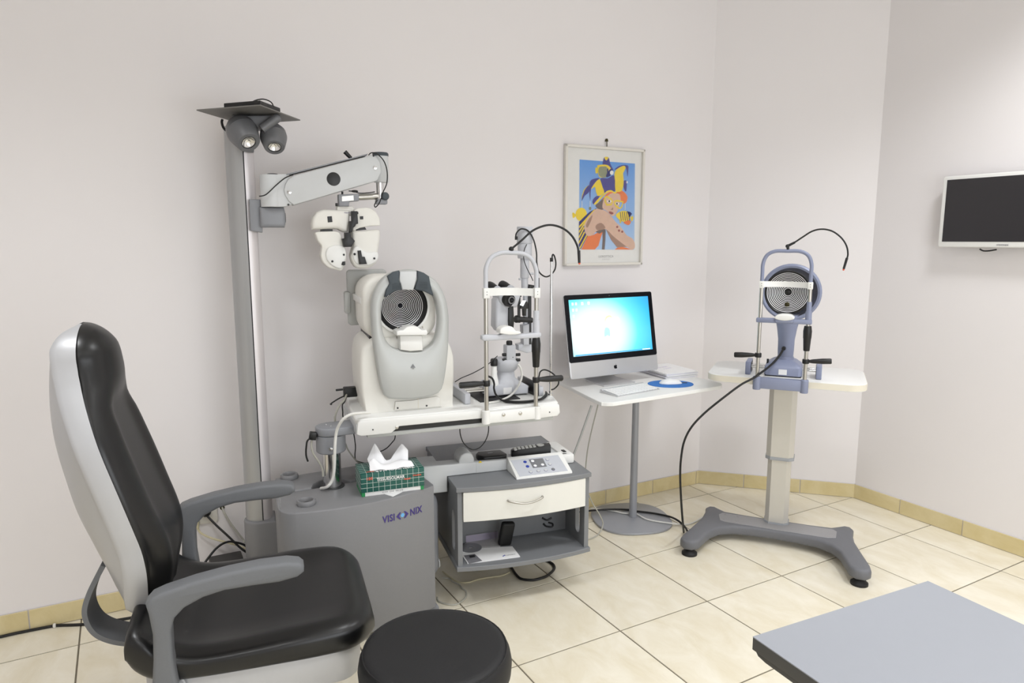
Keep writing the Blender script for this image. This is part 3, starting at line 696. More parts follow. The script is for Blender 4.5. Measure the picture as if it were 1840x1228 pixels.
# lower body, rings in x-z lofted over depth
low = o2(((268, 1085), (215, 1010), (195, 900), (182, 780), (178, 640), (190, 570), (240, 600), (500, 615), (700, 590), (800, 610), (840, 660), (862, 730), (868, 850), (862, 1040)), .085)
lowc = [(a, b) for a, b in low]
x0b, x1b = .046, .392
def bodyring(v, dx, top, bulge=0):
    o = []
    prof = [(x0b + .004, TZ), (x0b - .012 + dx, .90), (x0b - .014 + dx, 1.00), (x0b - .004 + dx, top - .04), (x0b + .03 + dx, top - .008), (x0b + .08, top), (x1b - .08, top), (x1b - .02 - dx, top - .02), (x1b + .006 - dx, top - .07), (x1b + .010 - dx, .98), (x1b + .008 - dx, .90), (x1b, TZ)]
    return [(a, v, b) for a, b in smoothlist(prof)]
def smoothlist(p):
    q = smoothpath([(a, b, 0) for a, b in p], 4); return [(v.x, v.y) for v in q]
MB().loft([bodyring(v, d, t) for v, d, t in ((.078, .012, 1.085), (.083, .004, 1.098), (.10, 0, 1.108), (.18, 0, 1.115), (.30, .004, 1.12), (.36, .008, 1.115), (.375, .018, 1.105))]).build('lower_body', m_cream, ar, angle=55)
MB().prism([(x0b + .11, TZ + .006), (x0b + .115, .86), (x0b + .18, .86), (x0b + .28, .868), (x0b + .29, .862), (x0b + .30, TZ + .006)], .070, .082, 'y', bev=.003).build('front_flap', m_cream, ar)
MB().bb((x0b + .203, .069, TZ + .006), (x0b + .205, .0705, .89)).build('flap_seam', m_tedge, ar)
for p in ((478, 1050), (678, 1034)): MB().lathe([(.0035, 0), (.0035, .002)], ST.v(*Z2(*p), .070), (0, -1, 0), 10).build('screw', m_dkalu, ar)
# measuring head
hx0, hx1 = ST.v(*Z2(218, 300), .16).x, ST.v(*Z2(700, 300), .12).x + .02
hz0, hz1 = 1.13, ST.v(*Z2(300, 135), .2).z + .005
def hring(v, ins):
    return [(a, v, b) for a, b in rrect(hx0 + ins, hz0 - .03 + ins, hx1 - ins, hz1 - ins, .07 - ins * .5, 6)]
tc_ = ST.v(*Z2(512, 350), .094); tr = ST.v(*Z2(668, 340), .094).x - tc_.x
def cring(v, r): return [(tc_.x + r * math.cos(a), v, tc_.z + r * math.sin(a)) for a in [math.radians(-90 + 360 * (i + .5) / 28) for i in range(28)]]
hm = MB().loft([cring(.150, tr * 1.0), cring(.100, tr * 1.12), cring(.0955, tr * 1.16)] + [hring(v, i) for v, i in ((.095, .018), (.10, .006), (.112, 0), (.25, 0), (.33, .006), (.345, .02))], cap=False)
hm.F.append([8 * 28 + k for k in range(28)]); hm.I.append(0)
hm.build('measuring_head', m_cream, ar, angle=50)
MB().bb((hx0 - .003, .13, 1.235), (hx0 + .06, .345, 1.262), .004).build('side_band', m_white, ar)
bp_ = MB().prism(rrect(hx0 - .022, 1.13, hx0 + .14, hz1 + .012, .015), .345, .375, 'y', bev=.006).build('rear_panel', m_sgrey, ar)
MB().prism(rrect(hx0 - .035, 1.18, hx0 - .012, 1.27, .008), .335, .372, 'y', bev=.004).build('rear_handle', m_sgrey, bp_)
# bellows slit under the head
MB().bb((x0b + .03, .12, 1.100), (x1b - .11, .33, 1.118)).build('travel_gap', m_black, ar)
# target : black bowl with white rings
tb = MB().lathe([(tr * 1.09, .012), (tr * 1.09, -.004), (tr * 1.03, -.007), (tr * 1.0, -.004), (tr * .9, .004), (tr * .5, .030), (tr * .10, .044), (.0005, .045)], tc_, (0, 1, 0), 48, cap=False).build('target_bowl', m_coneblk, ar, angle=50)
def bowl_d(f):  # depth of bowl at radius fraction
    tab = [(0, .045), (.10, .044), (.5, .030), (.9, .004), (1, -.004)]
    return interp(tab, f)
NR = 12
for k in range(NR):
    f = .13 + .76 * k / (NR - 1); wv = .012
    MB().lathe([(tr * (f - wv), bowl_d(f - wv) - .0006), (tr * (f + wv), bowl_d(f + wv) - .0006)], tc_, (0, 1, 0), 48, cap=False).build('target_ring', m_ring, tb)
MB().lathe([(tr * .075, .040), (.0005, .036)], tc_, (0, 1, 0), 20, cap=False).build('lens', m_lens, tb)
MB().lathe([(tr * 1.19, .01), (tr * 1.19, -.006), (tr * 1.09, -.008), (tr * 1.09, 0)], tc_, (0, 1, 0), 48, cap=False).build('target_collar', m_white, tb)
# face guard: loop of an outer and an inner outline
OUT = [(400, 978), (440, 988), (560, 990), (680, 975), (755, 952), (785, 915), (800, 860), (818, 740), (829, 620), (832, 480), (830, 400), (812, 300), (775, 215), (735, 165), (690, 135), (640, 108), (570, 94), (500, 100), (440, 115), (385, 148), (340, 205), (308, 280), (298, 370), (302, 480), (312, 600), (330, 720), (350, 840), (372, 930)]
INN = [(420, 612), (450, 635), (500, 652), (560, 660), (620, 658), (670, 645), (710, 615), (738, 570), (752, 510), (758, 440), (752, 370), (740, 310), (722, 272), (690, 245), (640, 232), (560, 228), (480, 235), (430, 255), (395, 285), (374, 320), (366, 370), (367, 440), (374, 510), (390, 565)]
ctr = (560, 470)
def polar(pts, n):
    q = [p.xy for p in smoothpath([(a, b, 0) for a, b in pts], 6, True)]
    out = []
    for k in range(n):
        a = 2 * PI * k / n; d = Vector((math.cos(a), math.sin(a))); best = None
        for i in range(len(q)):
            p0, p1 = q[i - 1] - Vector(ctr), q[i] - Vector(ctr); e = p1 - p0
            den = d.x * e.y - d.y * e.x
            if abs(den) < 1e-9: continue
            t = (p0.x * e.y - p0.y * e.x) / den; s_ = (p0.x * d.y - p0.y * d.x) / den
            if t > 0 and -1e-6 <= s_ <= 1 + 1e-6: best = t if best is None else max(best, t)
        out.append(Vector(ctr) + d * best)
    return out
N_ = 96
po_, pi_ = polar(OUT, N_), polar(INN, N_)
rings = []
def gv(zp, v): # guard leans back towards the top, pushed out at its lower lip
    return v
for k in range(N_):
    A = ST.v(*Z2(*po_[k]), .040); B = ST.v(*Z2(*pi_[k]), .040)
    d = (B - A); L_ = d.length; u_ = d / L_; e = min(.010, L_ * .3)
    lean = .0
    r = [A + Vector((0, .030, 0)), A + Vector((0, .006, 0)), A + u_ * e * .35 + Vector((0, -.003, 0)), A + u_ * e + Vector((0, -.006, 0)), A + u_ * L_ * .5 + Vector((0, -.010, 0)), B - u_ * e + Vector((0, -.006, 0)), B - u_ * e * .3 + Vector((0, -.002, 0)), B + Vector((0, .006, 0)), B + Vector((0, .030, 0))]
    rings.append(r)
MB().loft(rings, closed=True).build('face_guard', m_sgrey, ar, angle=55)
def pad(pts, m_, nm, v0=.020, v1=.045): MB().prism(o2(pts, .030), v0, v1, 'y', bev=.004).build(nm, m_, ar, angle=50)
pad(((405, 140), (445, 112), (488, 102), (484, 165), (503, 232), (450, 248), (388, 286), (396, 235), (420, 190)), m_slate, 'forehead_pad')
pad(((612, 102), (655, 116), (692, 142), (700, 190), (722, 276), (662, 246), (592, 232), (612, 160)), m_slate, 'forehead_pad')
pad(((491, 108), (609, 108), (607, 160), (585, 236), (508, 234), (488, 165)), m_lgrey, 'forehead_plate', .024)
for base_, sgn in (((430, 205), 1), ((600, 195), -1)):
    for k in range(6):
        y = base_[1] + k * 9 - 15
        xa = base_[0] + (10 if sgn > 0 else 22); xb = xa + 62
        MB().tube([ST.v(*Z2(xa, y), .0195), ST.v(*Z2(xb, y - 2 * sgn), .0195)], .0011, 5, 0).build('pad_rib', m_slate, ar)
# chin rest
MB().prism(o2(((486, 545), (640, 545), (645, 648), (560, 655), (490, 645)), .05), .03, .085, 'y', bev=.006).build('chin_post', m_white, ar)
cr_ = MB().prism(o2(((458, 515), (478, 505), (500, 506), (530, 482), (565, 476), (600, 482), (630, 505), (660, 503), (670, 520), (664, 540), (460, 542)), .05), .012, .085, 'y', bev=.004, seg=3).build('chin_rest', m_white, ar, angle=50)
for p in ((478, 505), (650, 500)): MB().cyl(ST.v(*Z2(*p), .03), ST.v(*Z2(p[0], p[1] - 14), .03), .0022, n=8).build('chin_pin', m_steel, cr_)
tri = MB()
c_ = ST.v(*Z2(585, 765), .0285)
tri.prism([(c_.x, c_.z + .010), (c_.x + .009, c_.z - .004), (c_.x - .009, c_.z - .004)], .0275, .0295, 'y'); tri.build('maker_mark', m_kgrey, ar)
text('maker_mark', 'VX', .006, m_kgrey, ar, FRONT((c_.x, .0275, c_.z - .008)), .0003)
# connector and lead at the left side
cn = MB().bb((x0b - .055, .26, .848), (x0b - .002, .295, .888), .004).build('side_plug', m_black, ar)
MB().cyl((x0b - .057, .275, .880), (x0b - .085, .275, .879), .0042).build('plug_lead', m_black, cn)
MB().tube([(x0b - .05, .27, .855), (x0b - .08, .26, .845), (x0b - .11, .25, .83), (x0b - .105, .25, .828)], .003, 8, 5).build('plug_lead', m_black, cn)

# ================================================================== SLIT LAMP
sl = thing('slit_lamp', 'pale grey slit lamp microscope with white chin rest frame', 'slit lamp', ST, z=.775)
def o3(pts, v, fr=ST): return [tuple(fr.v(*Z3(*p), v).xz) for p in pts]
HV = -.020
def S(x, y, v=HV): return ST.v(*Z3(x, y), v)
# head frame
MB().prism(o3(((216, 1102), (250, 1102), (500, 1075), (535, 1075), (538, 1140), (500, 1142), (250, 1166), (212, 1166)), HV), -.030, -.004, 'y', bev=.003).build('frame_bracket', m_white, sl)
for x, ya, yb in ((231, 1095, 1170), (518, 1072, 1142)):
    a, b = S(x, yb), S(x, ya); MB().lathe([(.0165, 0), (.0165, b.z - a.z - .002), (.014, b.z - a.z)], (a.x, HV, a.z), n=24).build('post_socket', m_white, sl)
for p in ((330, 1120), (425, 1112)): MB().lathe([(.007, 0), (.007, .003), (.003, .0045)], S(*p, -.030), (0, -1, 0), 14).build('screw', m_steel, sl)
lx, rx = S(233, 1000).x, S(513, 1000).x
MB().cyl((lx, HV, .80), (lx, HV, S(222, 455).z), .0085).build('frame_post', m_steel, sl)
MB().cyl((rx, HV, .80), (rx, HV, S(510, 445).z), .0085).build('frame_post', m_steel, sl)
zb1, zb2 = S(222, 450).z, S(222, 205).z
MB().tube([(lx, HV, zb1), (lx, HV, zb1 + .07), (lx + .002, HV, zb2 - .055), (lx + .022, HV, zb2 - .018), (lx + .060, HV, zb2), ((lx + rx) / 2, HV, zb2 + .001), (rx - .055, HV, zb2 - .004), (rx - .02, HV, zb2 - .026), (rx - .002, HV, zb2 - .065), (rx, HV, zb1 + .07), (rx, HV, zb1)], .0088, 12, 6).build('frame_arch', m_slgrey, sl)
# forehead strap, curved towards the patient... bows away from the camera
def strap(xa, xb, za, zb_, v, sag, h, m_, nm, par, k=16):
    rings = []
    for i in range(k + 1):
        t = i / k; x = xa + (xb - xa) * t; z = za + (zb_ - za) * t; y = v + sag * math.sin(PI * t)
        rings.append([(x, y - .0015, z - h / 2), (x, y - .0015, z + h / 2), (x, y + .0015, z + h / 2), (x, y + .0015, z - h / 2)])
    return MB().loft(rings).build(nm, m_, par, angle=50)
zfa, zfb = S(222, 432).z, S(512, 430).z
strap(lx, rx, zfa + .004, zfb + .002, HV - .008, .045, .030, m_white, 'forehead_strap', sl)
for x, z in ((lx, zfa), (rx, zfb)):
    cl_ = MB().bb((x - .0125, HV - .0135, z - .020), (x + .0125, HV + .010, z + .020), .003).build('strap_clamp', m_white, sl)
    for d in (-.005, .005): MB().lathe([(.0018, 0), (.0014, .001)], (x, HV - .0133, z + d), (0, -1, 0), 8).build('screw', m_dkalu, cl_)
# chin bar
cb = MB().prism(o3(((203, 672), (225, 664), (300, 668), (330, 655), (380, 655), (410, 664), (490, 655), (530, 652), (536, 658), (536, 672), (530, 680), (490, 684), (260, 698), (215, 700), (203, 692)), HV), HV - .016, HV + .014, 'y', bev=.004).build('chin_bar', m_slgrey, sl, angle=50)
MB().prism(smoothlist(o3(((296, 655), (300, 630), (330, 616), (365, 618), (385, 640), (410, 644), (408, 658), (350, 664)), HV)), HV - .03, HV + .02, 'y', bev=.006, seg=3).build('chin_cup', m_white, sl, angle=60)
MB().cyl((rx, HV, S(513, 655).z), (rx, HV, S(513, 585).z), .0135).cyl((rx, HV, S(513, 590).z), (rx, HV, S(513, 530).z), .011).build('chin_sleeve', m_slgrey, sl)
zg0, zg1 = S(513, 850).z, S(513, 685).z
MB().lathe([(.0125, 0), (.0135, .004), (.0165, (zg1 - zg0) * .5), (.0175, (zg1 - zg0) * .52), (.0185, (zg1 - zg0) * .8), (.015, zg1 - zg0)], (rx, HV, zg0), n=16).build('height_grip', m_black, sl)
for x, xe, y0, y1, yc in ((233, 80, 945, 955, 942), (514, 663, 920, 912, 922)):
    c = S(x, yc); e = S(xe, y1)
    MB().lathe([(.0135, -.011), (.0145, -.008), (.0145, .008), (.0135, .011)], (c.x, HV, c.z), n=18).build('handle_clamp', m_black, sl)
    MB().lathe([(.008, .010), (.0105, .03), (.0125, .05), (.0125, (e - c).length - .004), (.010, (e - c).length)], (c.x, HV, c.z), (e.x - c.x, 0, e.z - c.z), 18).build('hand_grip', m_black, sl)
# cross-slide: end blocks, rails, base
BV = .16
for xa, ya, xb, yb, v0, v1 in ((0, 0, 0, 0, .09, .37),):
    pass
gz = TZ + .045
MB().bb((.445, .085, TZ), (.470, .375, gz), .006).build('slide_end', m_slgrey, sl)
MB().bb((.782, .12, TZ), (.806, .375, gz - .004), .006).build('slide_end', m_slgrey, sl)
MB().bb((.768, .115, TZ + .002), (.782, .30, gz + .014), .004).build('slide_guard', m_black, sl)
for v in (.20, .235): MB().cyl((.46, v, TZ + .026), (.79, v, TZ + .026), .006).build('slide_rail', m_steel, sl)
MB().bb((.515, .10, TZ), (.69, .30, TZ + .004)).build('glide_mat', m_rubber, sl)
b0 = S(245, 1010, BV); b1 = S(472, 990, BV)
bx0, bx1 = b0.x, b1.x
base = MB().prism([(bx0, TZ + .006), (bx1, TZ + .006), (bx1 + .001, TZ + .040), (bx1 - .02, TZ + .052), (bx0 + .012, TZ + .056), (bx0, TZ + .042)], BV, BV + .13, 'y', bev=.008, seg=3).build('sliding_base', m_slgrey, sl, angle=50)
bp2 = S(353, 985, BV - .001)
MB().bb((bp2.x - .019, BV - .0012, bp2.z - .014), (bp2.x + .019, BV + .001, bp2.z + .014)).build('rating_label', m_paper, base)
cx_ = S(350, 880, BV + .06).x
zz0 = TZ + .05
MB().lathe([(.060, 0), (.052, .012), (.040, .022), (.036, .050), (.050, .062), (.056, .085), (.056, .100), (.05, .106)], (cx_ - .006, BV + .06, zz0), n=36).build('turntable', m_slgrey, sl, angle=45)
jx = S(272, 850, BV + .03)
MB().lathe([(.020, 0), (.018, .02), (.012, .05), (.0115, .085)], (jx.x, BV + .02, zz0), n=20).build('joystick_shaft', m_white, sl)
MB().lathe([(.0145, 0), (.0155, .004), (.0155, .024), (.013, .03)], (jx.x, BV + .02, zz0 + .084), n=18).build('joystick_knob', m_black, sl)
sx_ = S(378, 780, BV)
MB().bb((sx_.x - .020, BV + .01, S(378, 848, BV).z), (sx_.x + .022, BV + .055, S(378, 730, BV).z), .004).build('swing_block', m_slgrey, sl)
MB().lathe([(.012, 0), (.013, .004), (.013, .014), (.010, .018)], (sx_.x - .001, BV + .03, S(378, 730, BV).z), n=20).build('swing_knob', m_black, sl)
for x in (334, 413):
    for y in (780, 810): 
        c = S(x, y, BV + .02); s_ = -1 if x < 378 else 1
        MB().cyl(c + Vector((-s_ * .012, 0, 0)), c + Vector((s_ * .008, 0, 0)), .0065, n=12).build('side_knob', m_black, sl)
for y in (795, 822): MB().lathe([(.0022, 0), (.0022, .001)], S(383, y, BV + .0105), (0, -1, 0), 8).build('screw', m_dkalu, sl)
# L arm to the microscope and light tower
MB().prism(o3(((405, 720), (430, 715), (460, 700), (462, 600), (490, 600), (492, 760), (455, 768), (405, 752)), BV + .05), BV + .03, BV + .075, 'y', bev=.005).build('tower_arm', m_slgrey, sl)
MB().prism(o3(((425, 610), (465, 600), (462, 720), (430, 720)), BV + .05), BV + .02, BV + .06, 'y', bev=.004).build('tower_arm', m_slgrey, sl)
mbody = MB().prism(o3(((275, 470), (300, 440), (355, 470), (360, 640), (290, 645), (272, 620)), BV + .02), BV - .01, BV + .06, 'y', bev=.010, seg=3).build('microscope_arm', m_slgrey, sl, angle=50)
MB().prism(o3(((290, 420), (330, 405), (395, 400), (420, 440), (400, 510), (340, 515), (300, 480)), BV), BV - .02, BV + .07, 'y', bev=.010, seg=3).build('microscope_head', m_slgrey, sl, angle=50)
oc = S(365, 470, BV - .03)
MB().lathe([(.029, 0), (.029, .012), (.023, .016), (.021, .05)], oc, (-.55, 1, .08), 28).build('objective', m_black, sl)
MB().lathe([(.021, 0), (.013, .006), (.0005, .008)], S(372, 470, BV - .033), (-.2, 1, .05), 24, cap=False).build('objective_glass', m_bezel, sl)
MB().lathe([(.016, .001), (.016, -.001), (.011, -.001)], S(376, 472, BV - .036), (-.2, 1, .05), 24, cap=False).build('objective_rim', m_kgrey, sl)
for x, y in ((268, 400), (342, 395)):
    c = S(x, y, BV + .06); MB().lathe([(.020, 0), (.021, .004), (.021, .02), (.016, .05)], c + Vector((0, .05, .004)), (.35, -1, -.25), 22).build('eyepiece', m_black, sl)
    MB().lathe([(.0205, 0), (.0205, .035), (.017, .04)], c + Vector((.012, .03, -.006)), (.35, -1, -.30), 22).build('eyepiece_tube', m_slgrey, sl)
MB().prism(o3(((356, 500), (384, 500), (388, 590), (384, 640), (358, 640), (354, 590)), BV - .01), BV - .02, BV + .01, 'y', bev=.006).build('focus_lever', m_black, sl)
MB().prism(o3(((414, 450), (426, 450), (426, 600), (414, 600)), BV), BV, BV + .012, 'y').build('mirror_post', m_black, sl)
MB().prism(o3(((470, 395), (483, 395), (483, 720), (470, 720)), BV + .03), BV + .02, BV + .034, 'y').build('mirror_post', m_black, sl)
MB().prism(o3(((420, 520), (440, 480), (465, 480), (470, 520), (458, 520), (456, 560), (440, 560), (438, 520)), BV), BV - .005, BV + .012, 'y', bev=.002).build('mirror_holder', m_black, sl)
MB().prism(o3(((422, 498), (436, 474), (456, 474), (440, 505)), BV - .008), BV - .010, BV - .007, 'y').build('mirror', m_mirror, sl)
c = S(395, 578, BV - .005); e = S(492, 585, BV - .005)
MB().lathe([(.014, 0), (.016, .004), (.016, .010), (.012, .012), (.011, (e - c).length)], c, e - c, 20).build('filter_drum', m_black, sl)
MB().prism(o3(((410, 438), (428, 435), (430, 452), (412, 455)), BV), BV - .006, BV + .014, 'y', bev=.002).build('mirror_clip', m_black, sl)
# light tower
TV = .20
for (ya, yb, r, nm) in ((150, 55, .0335, 'lamp_house'), (235, 150, .0300, 'lamp_house'), (345, 235, .0190, 'lamp_tube'), (408, 345, .0145, 'lamp_tube')):
    a = S(450, ya, TV); b = S(450, yb, TV)
    MB().lathe([(r * .94, 0), (r, .003), (r, b.z - a.z - .003), (r * .94, b.z - a.z)], (S(450, 200, TV).x, TV, a.z), n=32).build(nm, m_slgrey, sl)
a = S(448, 610, TV); MB().cyl((a.x + .004, TV, a.z), (a.x + .004, TV, S(448, 400, TV).z), .010).build('tower_post', m_slgrey, sl)
for x, y in ((418, 352), (500, 322)): MB().cyl(S(450, y, TV), S(x, y, TV), .0045, n=10).build('tower_screw', m_slgrey, sl)
MB().prism(o3(((516, 345), (529, 345), (529, 430), (520, 440), (515, 420)), TV), TV - .01, TV + .014, 'y', bev=.002).build('slit_dial', m_black, sl)
MB().cyl(S(470, 392, TV), S(520, 400, TV), .008, n=14).build('slit_knob', m_black, sl)
MB().tube([S(*p, TV - .038) for p in ((402, 130), (402, 95), (430, 68), (470, 80), (500, 130), (516, 200), (518, 260), (530, 310), (565, 338), (595, 330), (620, 300), (626, 260), (618, 222), (608, 214), (603, 245))], .0032, 7, 6).build('lamp_cable', m_cable, sl)
MB().lathe([(.006, 0), (.006, .014)], S(402, 130, TV - .036), (0, 0, 1), 10).build('cable_plug', m_black, sl)
MB().tube([S(*p, TV - .04) for p in ((462, 155), (447, 190), (445, 240), (462, 290), (485, 335), (497, 362))], .0018, 6, 6).build('lamp_cable', m_cable, sl)
# gooseneck on the arch
GV = HV
MB().ball(S(374, 182, GV), .010, 8).cyl(S(378, 206, GV), S(374, 182, GV), .005).build('gooseneck_base', m_black, sl)
MB().tube([S(374, 182, GV), S(430, 135, GV), S(500, 75, GV - .01), (S(585, 46, GV - .02)), S(660, 62, GV - .03), S(715, 105, GV - .04), S(748, 165, GV - .05), S(756, 215, GV - .05)], .0042, 8, 6).build('gooseneck', m_black, sl)
MB().cyl(S(756, 190, GV - .05), S(759, 260, GV - .05), .0062, .0052, n=12).build('fixation_light', m_black, sl)
MB().ball(S(759.5, 263, GV - .05), .0045, 8).build('fixation_tip', m_red, sl)
# loose leads on the table
MB().tube([S(*p) for p in ((0, 0),)] if False else [ST.h(*ZS(*p), TZ + .0055) for p in ((530, 575), (640, 555), (740, 520))] + [ST.v(*ZS(830, 460), .14), ST.v(*ZS(910, 340), .14), ST.v(*ZS(940, 240), .15), ST.v(*ZS(925, 150), .16), ST.v(*ZS(890, 100), .17)], .0045, 8, 6).build('ivory_lead', m_wcable, sl)
MB().tube([ST.v(*ZS(525, 250), .05), ST.v(*ZS(575, 275), .05), ST.v(*ZS(600, 340), .05), ST.v(*ZS(598, 400), .05), ST.v(*ZS(625, 480), .05)] + [ST.h(*ZS(*p), TZ + .0062) for p in ((700, 545), (800, 570), (950, 572), (1080, 555), (1180, 530), (1240, 490), (1245, 455))], .0042, 8, 6).build('black_lead', m_cable, sl)
MB().tube([ST.h(*ZS(*p), TZ + .0125) for p in ((690, 540), (820, 556), (950, 558), (1080, 545), (1170, 525), (1225, 480), (1235, 440))], .0035, 8, 6).build('black_lead', m_cable, sl)
MB().tube([ST.v(*ZS(*p), .02) for p in ((1150, 255), (1165, 195), (1210, 170), (1270, 185), (1330, 225), (1385, 290), (1385, 350), (1340, 400), (1300, 415))], .003, 8, 6).build('black_lead', m_cable, sl)
MB().tube([ST.v(*ZS(*p), .10) for p in ((640, 0), (540, 90), (460, 145), (330, 215), (200, 270), (118, 320))], .002, 6, 6).build('black_lead', m_cable, sl)
# rod beside it
rp = ST.h(989, 711, TZ)
rs = thing('support_rod', 'slim chrome rod with black cap standing on the instrument table', 'rod', ST, z=TZ)
MB().cyl((rp.x, rp.y, TZ), (rp.x, rp.y, ST.v(*Z3(602, 248), rp.y).z), .0055, n=14).lathe([(.010, TZ), (.010, TZ + .008), (.006, TZ + .012)], (rp.x, rp.y, 0), n=16).build('rod', m_chrome, rs)
tp_ = ST.v(*Z3(602, 248), rp.y)
MB().cyl((rp.x, rp.y, tp_.z - .004), (rp.x, rp.y, tp_.z + .012), .0068, n=14).build('rod_cap', m_black, rs)

# ================================================================== DRAWER CABINET
CB = FR(-.032, -.026, -10.5)
cw, cdp, czt, czb = .57, .578, .52, .172
cb_ = thing('drawer_cabinet', 'grey open-fronted cabinet with one ivory drawer beside the console', 'cabinet', CB, z=czb)
def bow(u, a=.032): return -a * (1 - ((u - cw / 2) / (cw / 2)) ** 2)
def shelf(z0, z1, nm, ex=0):
    pts = [(-ex + (cw + 2 * ex) * k / 20, bow(cw * k / 20) - .004) for k in range(21)] + [(cw + ex, cdp), (-ex, cdp)]
    return MB().prism(pts, z0, z1, 'z', bev=.0015, seg=1).build(nm, m_cabgrey, cb_, angle=40)
shelf(czt - .019, czt, 'top_board', .004); shelf(czb, czb + .019, 'bottom_board', .004)
def slotted(x0, x1):
    oy0, oy1, oz0, oz1 = .004, cdp - .004, czb + .019, czt - .019
    c = (.075, (oz0 + oz1) / 2 - .030); sl_ = [(c[0] + a, c[1] + b) for a, b in rrect(-.022, -.085, .022, .085, .0215, 8)]
    N = 72; angs = sorted([2 * PI * k / N for k in range(N)] + [math.atan2(z - c[1], y - c[0]) % (2 * PI) for y in (oy0, oy1) for z in (oz0, oz1)])
    def hit(poly, a):
        d = Vector((math.cos(a), math.sin(a))); best = 0
        for i in range(len(poly)):
            p0 = Vector(poly[i - 1]) - Vector(c); p1 = Vector(poly[i]) - Vector(c); e = p1 - p0; den = d.x * e.y - d.y * e.x
            if abs(den) < 1e-12: continue
            t = (p0.x * e.y - p0.y * e.x) / den; s_ = (p0.x * d.y - p0.y * d.x) / den
            if t > 0 and -1e-4 <= s_ <= 1.0001: best = max(best, t)
        return Vector(c) + d * best
    rc = [(oy0, oz0), (oy1, oz0), (oy1, oz1), (oy0, oz1)]
    rings = []
    for a in angs:
        A, B = hit(rc, a), hit(sl_, a); rings.append([(x0, A.x, A.y), (x1, A.x, A.y), (x1, B.x, B.y), (x0, B.x, B.y)])
    return MB().loft(rings, closed=True).build('side_board', m_cabgrey, cb_)
slotted(.002, .021); slotted(cw - .021, cw - .002)
MB().bb((.021, cdp - .022, czb + .019), (cw - .021, cdp - .006, czt - .019)).build('back_board', m_cabgrey, cb_)
MB().bb((.021, .205, czb + .019), (cw - .021, .219, czt - .019)).build('inner_back_board', m_cabgrey, cb_)
# drawer
dz0, dz1 = CB.v(*Z7(258, 722), -.01).z, czt - .021
N = 24; fo = [(.0235 + (cw - .047) * k / N) for k in range(N + 1)]
drw = MB().prism([(u, bow(u, .030) - .002) for u in fo] + [(u, bow(u, .030) + .016) for u in fo[::-1]], dz0, dz1, 'z', bev=.0015, seg=1).build('drawer', m_drawer, cb_, angle=40)
MB().bb((.03, .02, dz0 + .01), (cw - .03, .20, dz1 - .02)).build('drawer_box', m_cabgrey, drw)
ha, hb = CB.v(*Z7(556, 590), -.04), CB.v(*Z7(780, 560), -.04)
hz = (ha.z + hb.z) / 2
hp = [(ha.x, bow(ha.x) + .0, hz + .004), (ha.x + .006, bow(ha.x) - .014, hz + .003), (ha.x * .7 + hb.x * .3, bow(.27) - .024, hz - .004), ((ha.x + hb.x) / 2, bow(.28) - .026, hz - .006), (ha.x * .3 + hb.x * .7, bow(.31) - .024, hz - .004), (hb.x - .006, bow(hb.x) - .014, hz + .003), (hb.x, bow(hb.x) + .0, hz + .004)]
MB().tube(hp, .0042, 10, 6).build('handle', m_steel, drw)
MB().tube([CB.v(*Z7(*p), .202) for p in ((775, 690), (805, 705), (835, 690))], .004, 8, 5).build('wall_hook', m_black, cb_)
MB().tube([CB.v(*Z7(*p), .202) for p in ((782, 728), (800, 745), (835, 748), (842, 730), (815, 720))], .004, 8, 5).build('wall_hook', m_black, cb_)
# ---- pale support arm, tray and control panel resting on the cabinet
TRZ = czt + .034
sa = thing('accessory_tray', 'pale grey accessory tray joining the console to the drawer cabinet', 'tray', CB, z=.46)
def meet_console(m):      # the left end is cut to the console's side wall
    for v in m.V:
        if v.x < -.115: v.x = (-.1145 + .032 - math.sin(math.radians(10.5)) * v.y) / math.cos(math.radians(10.5)) + (v.x + .125) * .5
    return m
meet_console(MB().prism([(-.125, .455), (-.006, .455), (-.006, czt + .001), (.118, czt + .001), (.116, .570), (.02, .571), (-.125, .574)], .135, .20, 'y', bev=.006, seg=3)).build('arm_beam', m_lgrey, sa, angle=50)
meet_console(MB().prism([(-.125, .455), (-.05, .455), (-.03, czt + .001), (-.03, .560), (-.125, .562)], .198, .31, 'y', bev=.004)).build('arm_root', m_lgrey, sa, angle=50)
MB().prism([(.114, czt + .001), (.2505, czt + .001), (.2505, .5665), (.114, .570)], .135, .158, 'y', bev=.004, seg=2).build('tray_front', m_lgrey, sa, angle=50)
hu = CB.v(*Z7(268, 300), .19)
MB().prism([(hu.x - .036, .56), (hu.x - .035, .585), (hu.x - .026, .602), (hu.x - .01, .611), (hu.x + .008, .611), (hu.x + .022, .602), (hu.x + .029, .585), (hu.x + .03, .56)], .140, .235, 'y', bev=.006, seg=2).build('arm_hump', m_lgrey, sa, angle=60)
MB().bb((.10, .156, czt + .0005), (.53, .330, TRZ), .002).build('tray_floor', m_lgrey, sa)
MB().bb((.2495, .140, czt + .0005), (.53, .158, .562), .004).build('tray_front', m_white, sa)
eb = MB().bb((.500, .130, czt + .0005), (.556, .335, .562), .008).build('tray_end', m_white, sa)
sw = CB.h(*ZC(1445, 425), .563)
MB().box((sw.x, sw.y, .562), (.014, .030, .006), .001).build('rocker_switch', m_black, eb)
MB().prism([(hu.x + .045, .5655), (hu.x + .062, .5655), (hu.x + .053, .5745)], .1335, .1348, 'y').build('warning_mark', m_yellow, sa)
